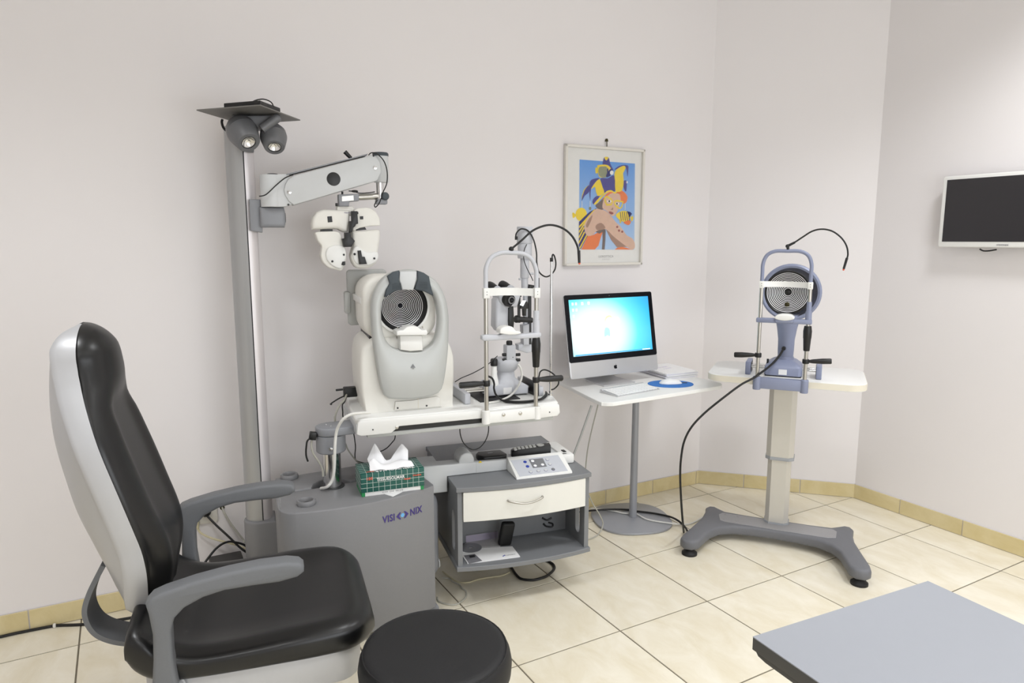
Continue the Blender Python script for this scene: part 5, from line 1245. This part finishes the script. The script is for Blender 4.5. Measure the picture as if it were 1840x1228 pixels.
MB().bb((sb0 + .004, -.15, TT + .0005), (sb1 - .004, .015, TT + .008)).build('base_skid', m_black, bs)
MB().cyl((sb0 + .012, -.11, TT + .05), (sb0 + .012, -.11, TT + .075), .005, n=10).build('lock_knob', m_black, bs)
nx = T5(783, 900, -.08).x
nz0, nz1 = TT + .068, 1.13
MB().lathe([(.040, nz0), (.038, nz0 + .006), (.037, nz0 + .018), (.0345, nz0 + .019), (.036, nz0 + .05), (.037, nz0 + .10), (.044, nz0 + .15), (.052, nz0 + .19), (.05, nz1)], (nx + .003, -.07, 0), n=32).build('neck', m_blue, tg, angle=40)
hc = TO.v(*Z5(826, 500), -.03); dr = .1335
hdd = MB().lathe([(dr * .86, -.006), (dr * .93, -.010), (dr * .985, -.004), (dr, .008), (dr * .99, .03), (dr * .80, .085), (dr * .62, .12), (dr * .55, .17), (dr * .4, .18)], (hc.x, -.09, hc.z), (0, 1, 0), 56, cap=False).build('target_head', m_blue, tg, angle=40)
rcx = TO.v(*Z5(803, 500), -.095); rr_ = (TO.v(*Z5(955, 500), -.095).x - rcx.x)
tbw = MB().lathe([(rr_ * 1.06, -.002), (rr_ * 1.02, -.004), (rr_ * .97, .0), (rr_ * .5, .022), (rr_ * .12, .032), (.0005, .034)], (hc.x - .013, -.094, hc.z), (0, 1, 0), 56, cap=False).build('target_bowl', m_coneblk, hdd, angle=50)
def bd2(f): return interp([(0, .034), (.12, .032), (.5, .022), (.97, .0), (1, -.002)], f)
for k in range(11):
    f = .19 + .74 * k / 10; wv = .015
    MB().lathe([(rr_ * (f - wv), bd2(f - wv) - .0006), (rr_ * (f + wv), bd2(f + wv) - .0006)], (hc.x - .013, -.094, hc.z), (0, 1, 0), 56, cap=False).build('target_ring', m_ring, hdd)
MB().lathe([(rr_ * .11, .030), (.0005, .028)], (hc.x - .013, -.094, hc.z), (0, 1, 0), 24, cap=False).build('lens', m_coneblk, hdd)
gp = TO.v(*Z5(798, 585), -.088); MB().lathe([(.011, 0), (.011, .006), (.006, .008)], gp, (0, -1, 0), 16).build('fixation_lamp', m_grit, hdd)
# gooseneck lamp
MB().cyl(((tlx + trx) / 2, TVv, za + .004), ((tlx + trx) / 2, TVv, za + .018), .006, n=12).ball(T5(800, 196), .0085, 8).build('gooseneck_base', m_black, tg)
MB().tube([T5(800, 195), T5(845, 172), T5(900, 136), T5(965, 96), T5(1030, 82, TVv - .01), T5(1100, 96, TVv - .02), T5(1160, 140, TVv - .03), T5(1195, 195, TVv - .04), T5(1204, 250, TVv - .04), T5(1195, 285, TVv - .04)], .0036, 8, 6).build('gooseneck', m_black, tg)
MB().cyl(T5(800, 195), T5(850, 170), .006, .005, n=12).build('gooseneck_sleeve', m_black, tg)
MB().cyl(T5(1198, 275, TVv - .04), T5(1176, 348, TVv - .04), .0055, .0048, n=12).build('fixation_light', m_black, tg)
MB().ball(T5(1175, 353, TVv - .04), .0042, 8).build('fixation_tip', m_red, tg)
cs0 = Vector((nx - .005, -.108, T5(778, 880, -.108).z))
MB().lathe([(.010, 0), (.008, .010)], cs0, (-.1, -1, .1), 12).build('cable_gland', m_black, tg)
cab = thing('topographer_cable', 'thick black cable hanging from the topographer to the floor', 'cable', TO, z=.004)
flo = [TO.h(*Z6(*p), .006) for p in ((112, 895), (125, 890))]
e0 = TO.h(*Z6(108, 900), .005)
pth = [cs0, T5(745, 930, -.13), T5(690, 990, -.17), T5(620, 1045, -.245), T5(560, 1085, -.265)]
def Z6v(x, y, v): return TO.v(*Z6(x, y), v)
pth += [Z6v(400, 150, -.30), Z6v(300, 225, -.34), Z6v(215, 295, -.36), Z6v(150, 365, -.38), Z6v(112, 440, -.385), Z6v(96, 530, -.385), Z6v(92, 620, -.38), Z6v(97, 740, -.37), Z6v(104, 840, -.355)]
pth += [TO.h(*Z6(110, 905), .006)]
MB().tube(pth, .0052, 8, 6).build('cable', m_cable, cab)

# ================================================================== POSTER
pf = thing('framed_poster', 'white framed poster of a woman in a jester hat with yellow glasses', 'poster', WL, z=1.34)
cs_ = [WL.v(*Z8(*p), -.022) for p in ((125, 125), (775, 180), (745, 1120), (108, 1130))]
fx0, fx1 = (cs_[0].x + cs_[3].x) / 2, (cs_[1].x + cs_[2].x) / 2; fz0, fz1 = (cs_[2].z + cs_[3].z) / 2, (cs_[0].z + cs_[1].z) / 2
fw = .014
for a, b in (((fx0, fz0), (fx1, fz0 + fw)), ((fx0, fz1 - fw), (fx1, fz1)), ((fx0, fz0), (fx0 + fw, fz1)), ((fx1 - fw, fz0), (fx1, fz1))):
    MB().bb((a[0], -.024, a[1]), (b[0], -.001, b[1]), .003).build('frame_rail', m_frame, pf)
MB().bb((fx0 + .005, -.008, fz0 + .005), (fx1 - .005, -.002, fz1 - .005)).build('mount_board', mat('mount_board', (228, 227, 224), .8), pf)
ZH = zf(1020, 280, .08144); ZG = zf(1020, 360, .08144)
def sky_mat():
    m = bpy.data.materials.new('poster_sky'); m.use_nodes = True; N = m.node_tree.nodes; L = m.node_tree.links
    b = N['Principled BSDF']; b.inputs['Roughness'].default_value = .6
    tc = N.new('ShaderNodeTexCoord'); sp_ = N.new('ShaderNodeSeparateXYZ'); mr = N.new('ShaderNodeMapRange')
    mr.inputs['From Min'].default_value = 1.40; mr.inputs['From Max'].default_value = 1.88
    cr = N.new('ShaderNodeValToRGB'); cr.color_ramp.elements[0].color = lin((178, 203, 232)); cr.color_ramp.elements[1].color = lin((98, 152, 220))
    L.new(tc.outputs['Object'], sp_.inputs[0]); L.new(sp_.outputs['Z'], mr.inputs[0]); L.new(mr.outputs[0], cr.inputs[0]); L.new(cr.outputs[0], b.inputs['Base Color']); return m
pm = {k: mat('poster_' + k, c, .6, var=v, scale=60) for k, c, v in (('violet', (76, 72, 140), .2), ('yellow', (232, 204, 62), .12), ('orange', (228, 126, 76), .08), ('skin', (212, 178, 158), .10), ('shade', (160, 128, 112), .1), ('brown', (112, 98, 94), .15), ('navy', (46, 48, 110), .1), ('grey', (140, 144, 118), .2), ('white', (236, 234, 230), .02), ('lip', (150, 84, 82), .1), ('dark', (52, 46, 54), .1))}
pr_ = MB().prism([tuple(WL.v(*Z8(*p), -.009).xz) for p in ((235, 258), (687, 292), (682, 995), (228, 995))], -.0088, -.0075, 'y').build('poster_print', sky_mat(), pf)
lay = [-.0090]
def art(zz, col_, *polys, sm=3):
    lay[0] -= .00005
    for p in polys:
        q = [tuple(WL.v(*zz(*a), -.009).xz) for a in p]
        if sm: q = [(v.x, v.y) for v in smoothpath([(a, b, 0) for a, b in q], sm, True)]
        MB().prism(q, lay[0] - .0002, lay[0] + .0002, 'y').build('printed_shape', pm[col_], pr_, recalc=True)
def ell(cx, cy, rx, ry, n=18): return [(cx + rx * math.cos(2 * PI * k / n), cy + ry * math.sin(2 * PI * k / n)) for k in range(n)]
art(ZG, 'yellow', ell(300, 315, 125, 150), [(108, 270), (185, 320), (190, 340), (120, 395)])
art(ZG, 'navy', [(250, 480), (350, 380), (480, 260), (640, 175), (560, 290), (420, 420), (360, 560), (380, 700), (440, 790), (285, 1085), (245, 1000)], sm=0)
for k, (a, b) in enumerate((((250, 590), (600, 205)), ((248, 700), (440, 400)), ((246, 820), (360, 600)), ((244, 940), (370, 700)), ((262, 1060), (420, 770)))):
    art(ZG, 'yellow', [(a[0], a[1] - 18), (b[0] - 8, b[1] - 10), (b[0] + 12, b[1] + 14), (a[0] + 2, a[1] + 30)], sm=0)
art(ZG, 'orange', [(440, 790), (560, 770), (690, 700), (775, 690), (720, 860), (680, 1000), (600, 1088), (300, 1088)], sm=0)
art(ZG, 'brown', [(620, 700), (640, 630), (830, 620), (840, 700), (770, 700), (700, 740)], [(765, 690), (838, 680), (830, 900), (815, 1088), (755, 1088), (770, 860)], sm=0)
art(ZG, 'shade', [(840, 640), (1000, 760), (1100, 860), (1250, 960), (1330, 1030), (1090, 1040), (960, 880)], sm=0)
art(ZG, 'orange', [(1035, 1088), (1100, 1045), (1200, 1030), (1300, 1050), (1400, 1088)], sm=0)
art(ZG, 'skin', [(370, 560), (420, 430), (540, 280), (640, 185), (760, 205), (860, 250), (960, 350), (1060, 480), (1180, 600), (1300, 770), (1420, 840), (1475, 940), (1480, 1040), (1440, 1088), (1380, 1080), (1200, 950), (1000, 790), (840, 640), (640, 680), (560, 765), (450, 790), (390, 720)])
art(ZG, 'shade', [(400, 560), (450, 440), (540, 330), (520, 440), (440, 600)], [(620, 560), (740, 500), (830, 620), (650, 660)])
art(ZH, 'brown', [(615, 1090), (700, 1020), (800, 920), (830, 1000), (790, 1180), (700, 1180), (640, 1150)])
art(ZH, 'skin', [(800, 950), (860, 870), (980, 820), (1100, 820), (1170, 880), (1160, 1000), (1130, 1130), (1080, 1250), (1010, 1330), (960, 1320), (860, 1220), (770, 1160), (770, 1060)])
art(ZH, 'orange', [(760, 980), (860, 840), (960, 790), (1040, 830), (1110, 770), (1200, 770), (1290, 850), (1320, 930), (1290, 1030), (1220, 1060), (1170, 980), (1150, 860), (1060, 820), (960, 830), (860, 900)])
art(ZH, 'violet', [(545, 1030), (570, 950), (640, 890), (700, 900), (590, 1070)], [(770, 190), (805, 40), (900, 40), (940, 180), (1010, 330), (900, 300), (780, 250)], [(720, 510), (880, 500), (1030, 440), (1050, 770), (940, 770), (800, 810)], [(480, 640), (500, 560), (560, 515), (700, 500), (580, 640), (510, 750), (500, 980), (480, 850)], [(310, 990), (360, 780), (470, 650), (470, 800), (380, 880)])
art(ZH, 'violet', [(1030, 310), (1110, 240), (1220, 205), (1330, 220), (1335, 330), (1320, 460), (1300, 330), (1260, 240), (1100, 290)], [(1230, 560), (1300, 560), (1290, 780), (1250, 750), (1225, 650)])
art(ZH, 'yellow', [(1030, 400), (1080, 300), (1230, 220), (1280, 270), (1220, 390), (1235, 540), (1200, 770), (1055, 780), (1045, 560)], [(510, 740), (600, 600), (690, 515), (725, 560), (770, 700), (805, 830), (660, 890), (610, 720), (590, 690)], [(305, 960), (350, 760), (470, 640), (370, 760)], [(808, 30), (900, 35), (850, 110)], sm=2)
art(ZH, 'yellow', [(575, 1070), (680, 940), (800, 840), (870, 775), (960, 760), (1035, 800), (1110, 750), (1200, 765), (1110, 785), (1040, 840), (960, 795), (870, 820), (760, 920), (640, 1060)])
art(ZH, 'yellow', [(650, 240), (680, 205), (820, 195), (900, 220), (950, 290), (930, 400), (850, 470), (720, 480), (670, 400)], [(615, 260), (680, 300), (680, 350), (620, 395)])
art(ZH, 'grey', [(690, 260), (780, 235), (870, 260), (870, 420), (840, 480), (730, 470), (680, 400)])
art(ZH, 'navy', [(870, 290), (895, 290), (890, 400), (870, 400)], [(920, 310), (970, 300), (960, 420), (860, 480), (850, 420)])
art(ZH, 'white', ell(970, 375, 40, 48), ell(1308, 585, 14, 26))
art(ZH, 'white', ell(920, 1005, 50, 26), ell(1090, 1060, 40, 26)); art(ZH, 'dark', ell(915, 1005, 20, 22), ell(1085, 1060, 18, 22))
def strip(zz, pts, col_, wd):
    lay[0] -= .00005; P = [WL.v(*zz(*p), -.009) for p in pts]; n = len(P)
    m = MB(); V = []; F = []
    for i in range(n):
        t = P[(i + 1) % n] - P[i - 1]; t.normalize(); nn = Vector((-t.z, 0, t.x)) * wd
        V += [Vector((P[i].x + nn.x, lay[0] - .0002, P[i].z + nn.z)), Vector((P[i].x - nn.x, lay[0] - .0002, P[i].z - nn.z))]
    F = [(2 * i, 2 * i + 1, (2 * i + 3) % (2 * n), (2 * i + 2) % (2 * n)) for i in range(n)]
    m.add(V, F).build('printed_shape', pm[col_], pr_, recalc=False)
strip(ZH, ((815, 915), (870, 905), (960, 960), (985, 1020), (960, 1080), (860, 1085), (825, 1010)), 'yellow', .0042)
strip(ZH, ((1030, 1010), (1090, 990), (1220, 1020), (1190, 1130), (1150, 1165), (1070, 1120), (1035, 1060)), 'yellow', .0042)
art(ZG, 'lip', [(905, 255), (950, 250), (1010, 285), (970, 315), (920, 290)])
art(ZG, 'shade', [(940, 200), (985, 215), (1000, 190), (990, 160), (965, 195)])
art(ZG, 'yellow', [(1060, 340), (1120, 270), (1220, 235), (1330, 260), (1390, 340), (1340, 440), (1260, 475), (1160, 450)], [(1385, 400), (1430, 345), (1445, 400), (1415, 470)], [(1140, 440), (1180, 450), (1160, 515)])
art(ZG, 'orange', [(1230, 490), (1340, 440), (1390, 470), (1370, 530), (1320, 548)])
art(ZG, 'navy', [(1300, 240), (1380, 260), (1415, 300), (1360, 380)], *[[(1150 + 45 * k, 265 - 12 * (k in (1, 2))), (1165 + 45 * k, 258), (1185 + 45 * k, 450), (1172 + 45 * k, 455)] for k in range(5)], sm=0)
art(ZG, 'lip', ell(1090, 590, 22, 24), ell(1130, 670, 22, 26), ell(1200, 695, 22, 24))
for a, b, c_ in (((312, 1000), (312, 1150), 'white'), ((490, 1000), (490, 1140), 'white'), ((1262, 1050), (1262, 1200), 'white')):
    art(ZH, c_, [(a[0] - 5, a[1]), (a[0] + 5, a[1]), (b[0] + 5, b[1]), (b[0] - 5, b[1])], sm=0)
art(ZH, 'grey', ell(492, 1165, 26, 36))
cc = WL.v(*Z8(450, 1052), -.009); text('lettering', 'LUXOTTICA', .0165, mat('caption_grey', (150, 150, 150), .7), pf, FRONT((cc.x, -.0088, cc.z)), .0002)
text('lettering', 'G R O U P', .010, mat('caption_pale', (190, 190, 190), .7), pf, FRONT((cc.x, -.0088, cc.z - .015)), .0002)
MB().bb((fx0 + .008, -.0155, fz0 + .008), (fx1 - .008, -.0140, fz1 - .008)).build('glass_pane', m_glass, pf)
hk_ = thing('picture_hook', 'small brass picture hook on the wall above the poster', 'hook', WL, z=fz1)
hx = WL.v(*Z8(458, 120), -.01)
MB().cyl((hx.x, -.010, fz1 - .002), (hx.x, -.010, hx.z + .012), .0022, n=8).build('hook_stem', m_grit, hk_)
MB().prism([(hx.x - .008, hx.z + .006), (hx.x + .008, hx.z + .006), (hx.x + .003, hx.z + .020), (hx.x - .003, hx.z + .020)], -.012, .0, 'y', bev=.001).build('hook_plate', m_grit, hk_)

# ================================================================== WALL MONITOR
TVF = FR(2.425, -.41, -90)
tv = thing('wall_monitor', 'white framed wall monitor with dark screen on the right wall', 'monitor', TVF, z=1.43)
tl, bl = TVF.v(1694, 318), TVF.v(1686, 444)
vx0 = (tl.x + bl.x) / 2; mid = TVF.v(1801, 444).x; vw = 2 * (mid - vx0); vz0, vz1 = bl.z, tl.z
MB().prism([(vx0 + a, b) for a, b in rrect(0, vz0, vw, vz1, .012)], 0, .032, 'y', bev=.005).build('frame', m_white, tv, angle=40)
bw = .020
MB().bb((vx0 + bw, -.0012, vz0 + .026), (vx0 + vw - bw, .002, vz1 - bw * .85)).build('screen', m_tvs, tv)
text('lettering', 'VISIONIX', .0105, mat('grey_print', (96, 96, 108), .6), tv, FRONT((mid, -.0006, vz0 + .011)), .0004, False, 1.1)
MB().prism([(vx0 + .08 + a, b) for a, b in rrect(0, vz0 + .05, vw - .16, vz1 - .05, .02)], .031, .045, 'y', bev=.004).build('rear_cover', m_black, tv)
MB().bb((mid - .06, .044, (vz0 + vz1) / 2 - .06), (mid + .06, .070, (vz0 + vz1) / 2 + .06)).build('wall_bracket', m_black, tv)
MB().tube([TVF.v(*zf(1640, 280, .16287)(*p), .02) for p in ((740, 1030), (780, 1050), (840, 1050), (890, 1042), (925, 1036))], .0035, 8, 5).build('power_lead', m_cable, tv)

# ================================================================== SOCKETS, BOX AND CABLES BY THE WALL
ZK = zf(340, 880, .1303)
so = thing('wall_socket', 'ivory double wall socket with a black plug near the pole', 'socket', WL, z=.30)
s0, s1 = WL.v(*ZK(-60, 490), -.008), WL.v(*ZK(398, 440), -.008); st_ = WL.v(*ZK(398, 150), -.008)
MB().prism(rrect(s0.x, min(s0.z, s1.z), s1.x, st_.z, .010), -.010, -.0005, 'y', bev=.002).build('plate', m_socket, so, angle=40)
pc_ = WL.v(*ZK(225, 318), -.03)
MB().lathe([(.020, 0), (.022, .006), (.020, .022), (.012, .032), (.006, .034)], (pc_.x, -.009, pc_.z), (.1, -1, 0), 20).build('black_plug', m_black, so, angle=50)
ivp = [WL.v(*ZK(*p), -.02) for p in ((95, 330), (118, 540))]
MB().tube([ivp[0], ivp[0].lerp(ivp[1], .6), ivp[1]], lambda t: .011 - .005 * t, 10, 3).build('ivory_plug', m_ycable, so)
def wire(name, label, pts, r, m_, fr=WL, group=None, zb=0):
    t = thing(name, label, 'cable', fr, z=zb, group=group); MB().tube(pts, r, 8, 6).build('cable', m_, t); return t
K = lambda pts, v: [WL.v(*ZK(*p), vv) for p, vv in zip(pts, v)]
wire('power_cable', 'black power cable running from the wall socket to the pole foot', K(((240, 355), (300, 420), (400, 520), (510, 620), (620, 725), (700, 800), (780, 860)), (-.03, -.04, -.055, -.07, -.085, -.095, -.105)) + [Vector((.85, -.105, .12)), Vector((.86, -.105, .0005))], .0046, m_cable)
wire('ivory_power_cable', 'ivory cable running from the wall socket to the pole foot', K(((118, 535), (150, 590), (220, 635), (330, 680), (450, 712), (560, 742), (680, 775), (780, 815)), (-.02, -.022, -.028, -.036, -.045, -.055, -.065, -.08)) + [Vector((.865, -.083, .14)), Vector((.875, -.083, .0005))], .0042, m_ycable)
hl = WL.v(*ZK(455, 248), -.0)
ho = thing('cable_hole', 'small dark cable hole in the wall beside the socket', 'wall hole', WL, z=hl.z)
MB().lathe([(.0095, .0), (.0095, .0025), (.006, .003), (.006, .001)], (hl.x, -.0002, hl.z), (0, -1, 0), 18).build('rim', m_grit, ho)
wire('grey_cable', 'grey cable coming out of the wall hole down behind the pole', [(hl.x, .0, hl.z)] + K(((490, 330), (560, 450), (640, 560), (745, 690), (790, 740)), (-.018, -.026, -.035, -.045, -.052)) + [Vector((.885, -.055, .15)), Vector((.895, -.055, .0005))], .0042, m_gcable)
wire('looped_cable', 'black cable arching over the dark box from the pole foot', [Vector((.838, -.123, .0005)), Vector((.838, -.123, .14))] + K(((790, 790), (720, 750), (640, 730), (560, 720), (480, 740), (400, 790), (330, 860), (260, 950), (180, 1060), (85, 1180), (60, 1225)), (-.124, -.127, -.130, -.135, -.145, -.16, -.175, -.195, -.22, -.25, -.26)), .0046, m_cable)
db = thing('power_box', 'low dark power box on the floor against the wall behind the chair', 'box', FR(0, 0, -1), z=0)
MB().bb((-.895, .385, 0), (-.768, .575, .178), .006).build('housing', m_dbox, db)
MB().bb((-.893, .383, .150), (-.770, .3865, .156)).build('seam', m_black, db)
# floor leads
def fl(pts, zz, z=.005): return [onz(*zz(*p), z) for p in pts]
Zq = zf(0, 1020, .1694)
W0 = FR(0, 0, 0)
fcp = [Vector((-2.2, .640, .0055)), Vector((-1.9, .630, .0055))] + fl(((0, 727), (280, 670), (545, 625), (605, 616), (860, 607), (1115, 580), (1480, 520)), Zq, .0055) + [Vector((-1.04, .535, .0055)), Vector((-.93, .53, .0055))]
for v in fcp: v.y = min(v.y, .660 + (v.x + 1.529) * (.616 - .660) / 3.408 - .0175)
t = wire('floor_cable', 'black cable lying along the skirting behind the chair', fcp, .0055, m_cable, W0)
p = onz(*Zq(577, 622), .006); MB().box((p.x, p.y, .007), (.010, .018, .014), .003).build('cable_tie', m_wcable, t)
Zr = zf(1040, 820, .1413)
def plate_gap(x, y):      # distance outside the round table foot
    dx, dy = x - 1.165, y - .375; a = math.atan2(dy, dx) + .35; ca, sa = math.cos(a), math.sin(a)
    return math.hypot(dx, dy) - .205 / (abs(ca) ** 2.6 + abs(sa) ** 2.6) ** (1 / 2.6)
def laid(pts, r, over=lambda x, y: 0):
    out = []
    for p in smoothpath([(a, b, 0) for a, b in pts], 10):
        z = r
        for _ in range(4):
            q = onz(*Zr(p.x, p.y), z); t = max(0, min(1, 1 - (plate_gap(q.x, q.y) - .012) / .05)); z = r + .0123 * t * t * (3 - 2 * t) + over(p.x, p.y)
        out.append(onz(*Zr(p.x, p.y), z))
    return out
def bare(name, label, P, r, m_):
    t = thing(name, label, 'cable', W0, z=0); MB().tube(P, r, 8, 0).build('cable', m_, t)
hop = lambda x, y: .0105 * max(0, min(1, 1.6 - abs(x - 330) / 160)) + .0105 * max(0, min(1, 1.5 - abs(x - 1310) / 90))
bare('black_floor_cable', 'black cable crossing the round table foot towards the lift stand', laid(((0, 712), (200, 690), (420, 678), (620, 682), (720, 700), (900, 720), (1030, 742), (1170, 775), (1260, 820), (1320, 870), (1360, 915), (1378, 950)), .0052, hop), .0052, m_cable)
wp = laid(((150, 668), (400, 690), (560, 730), (620, 752), (720, 768), (900, 815), (1100, 848), (1215, 860), (1370, 870), (1480, 835), (1560, 790), (1700, 700)), .0045)
pc0 = Vector((1.182, .38))
for v in wp:              # it passes behind the post
    d = Vector((v.x, v.y)) - pc0; L_ = d.length
    if L_ < .10:
        side = Vector((.79, .61)); k = max(0, .030 - d.dot(side)) * math.exp(-(d.dot(Vector((.61, -.79))) / .045) ** 2); v.x += side.x * k; v.y += side.y * k
bare('white_floor_cable', 'pale cable crossing the round table foot behind the black cable', wp, .0045, m_wcable)
Z1b = zf(780, 980, .16304)
wire('looped_floor_cable', 'black cable loop on the floor under the drawer cabinet', fl(((845, 235), (860, 258), (900, 320), (960, 372), (1080, 386), (1180, 365), (1250, 335), (1320, 270), (1318, 220), (1260, 180), (1180, 150)), Z1b, .006), .0058, m_cable, W0)
wire('wavy_cable', 'thin grey wavy cable on the floor beside the console', fl(((90, 362), (170, 370), (200, 400), (280, 440), (310, 480), (352, 515), (340, 590), (220, 660), (60, 625), (35, 575)), Z1b, .004), .0032, m_gcable, W0)
wire('thin_cable', 'thin ivory cable on the floor under the drawer cabinet', fl(((95, 290), (200, 370), (290, 410), (380, 410), (500, 375), (640, 352), (750, 335), (832, 300)), Z1b, .0035), .0030, m_ycable, W0)
# hanging leads
def deck(px, py):        # a point on the console's rear deck, behind the tissue box
    q = ST.h(*ZB(px, py), CZ + .009); w_ = ST.o + ST.X * q.x + ST.Y * q.y; w_.y = min(max(w_.y, .20), .35); w_.z = CZ + .0075; return ST.loc(w_)
wire('hanging_cable', 'thin black cable loop hanging below the instrument table', [ST.v(*ZS(*p), .035) for p in ((178, 880), (185, 960), (215, 1050), (270, 1115), (340, 1150), (420, 1125), (480, 1060), (515, 990), (530, 920), (532, 840))], .0022, m_cable, ST, zb=.6)
wire('braided_cable', 'white braided cable draped from the instrument table down the lift column', [ST.v(*ZB(780, 270), -.0) + Vector((0, .02, .0)), ST.v(*ZB(640, 264), -.002), ST.v(*ZB(540, 282), -.004), ST.v(*ZB(465, 335), -.0), ST.v(*ZB(410, 425), .02), ST.v(*ZB(388, 520), .03), ST.v(*ZB(379, 650), .03), ST.v(*ZB(376, 780), .035), ST.v(*ZB(370, 900), .04), ST.v(*ZB(348, 1005), .045), ST.v(*ZB(295, 1075), .05), ST.h(*ZB(225, 1092), CZ + .0052)], .0055, m_wcable, ST, zb=CZ)
wire('grey_lead', 'grey lead hanging from the black connector beside the lift column', [ST.v(*ZB(*p), .10) for p in ((130, 540), (120, 600), (128, 670), (150, 725), (190, 780), (225, 840), (245, 900), (248, 960))], .004, m_gcable, ST, zb=CZ)
cnn = thing('strap_connector', 'black connector with dangling strap on the lift column head', 'connector', ST, z=.70)
c0 = ST.v(*ZB(135, 512), .10)
MB().box(c0, (.026, .022, .030), .003, Matrix.Rotation(.2, 3, 'Y')).build('connector', m_black, cnn)
MB().cyl(c0, c0 + Vector((.02, -.005, .004)), .004, n=8).build('connector_pin', m_black, cnn)
MB().tube([ST.v(*ZB(*p), .10) for p in ((105, 540), (75, 570), (65, 620), (60, 690), (65, 745), (82, 795))], .0034, 8, 5).build('strap', m_black, cnn)
wire('thin_lead', 'thin black lead dropping from the table to the console deck', [Vector((.03, .228, .797)), Vector((.014, .228, .77))] + [ST.v(*ZB(*p), .228) for p in ((598, 560), (606, 640), (600, 720), (608, 775), (650, 800))] + [deck(730, 788)], .0022, m_cable, ST, zb=CZ)
wire('short_lead', 'thin black lead curving behind the tissue box', [ST.v(*ZB(1050, 520), .16) + Vector((0, 0, .03))] + [ST.v(*ZB(*p), .16) for p in ((1040, 540), (1010, 585), (960, 640), (915, 670), (868, 692), (835, 730))] + [deck(820, 790)], .0022, m_cable, ST, zb=CZ)
wire('rear_lead', 'grey lead curving behind the lift column head', [Vector((ST.v(*ZB(380, 335), .22).x, .225, CZ + .0055)), Vector((ST.v(*ZB(380, 335), .22).x, .225, .66))] + [ST.v(*ZB(*p), .22) for p in ((380, 335), (382, 300), (400, 240), (435, 170), (480, 120))] + [Vector((.004, .272, .862))], .004, m_gcable, ST, zb=CZ + .0055)
wire('black_rear_lead', 'black lead rising from the column head to the side plug', [Vector((.014, .236, .798))] + [ST.v(*ZB(*p), .236) for p in ((476, 310), (465, 240), (462, 170), (490, 130))] + [Vector((.010, .285, .868))], .0026, m_cable, ST, zb=.77)
wire('back_lead', 'pale lead curving down behind the lift column', [ST.loc(Vector((-.415, .205, .705))), ST.v(*ZB(495, 600), .19)] + [ST.v(*ZB(*p), .20) for p in ((520, 660), (560, 720), (600, 770), (630, 800))] + [deck(690, 815)], .003, m_gcable, ST, zb=CZ)
wire('table_cable', 'grey cable sleeve hanging under the computer table', [WL.v(*Z7(*p), -.14) for p in ((1095, -40), (1080, 0), (1045, 100), (1005, 210), (970, 300), (940, 380))] + [WL.v(*Z7(905, 470), -.14), Vector((WL.v(*Z7(905, 470), -.14).x - .05, -.12, .15)), Vector((WL.v(*Z7(905, 470), -.14).x - .08, -.10, .0005))], .0058, m_sgrey, WL, zb=.008)
wire('thin_table_cable', 'thin ivory cable hanging from the computer table past the cabinet', [WL.v(*Z7(*p), -.16) for p in ((1140, -60), (1125, 0), (1095, 120), (1070, 240), (1055, 370), (1050, 450), (1075, 540), (1090, 570))] + [WL.v(*Zr(*p), -.30) for p in ((135, 510), (180, 610), (250, 720), (300, 820), (305, 880))] + [WL.h(*Zr(*p), .005) for p in ((270, 970), (200, 1030), (110, 1062))], .0032, m_gcable, WL, zb=.005)
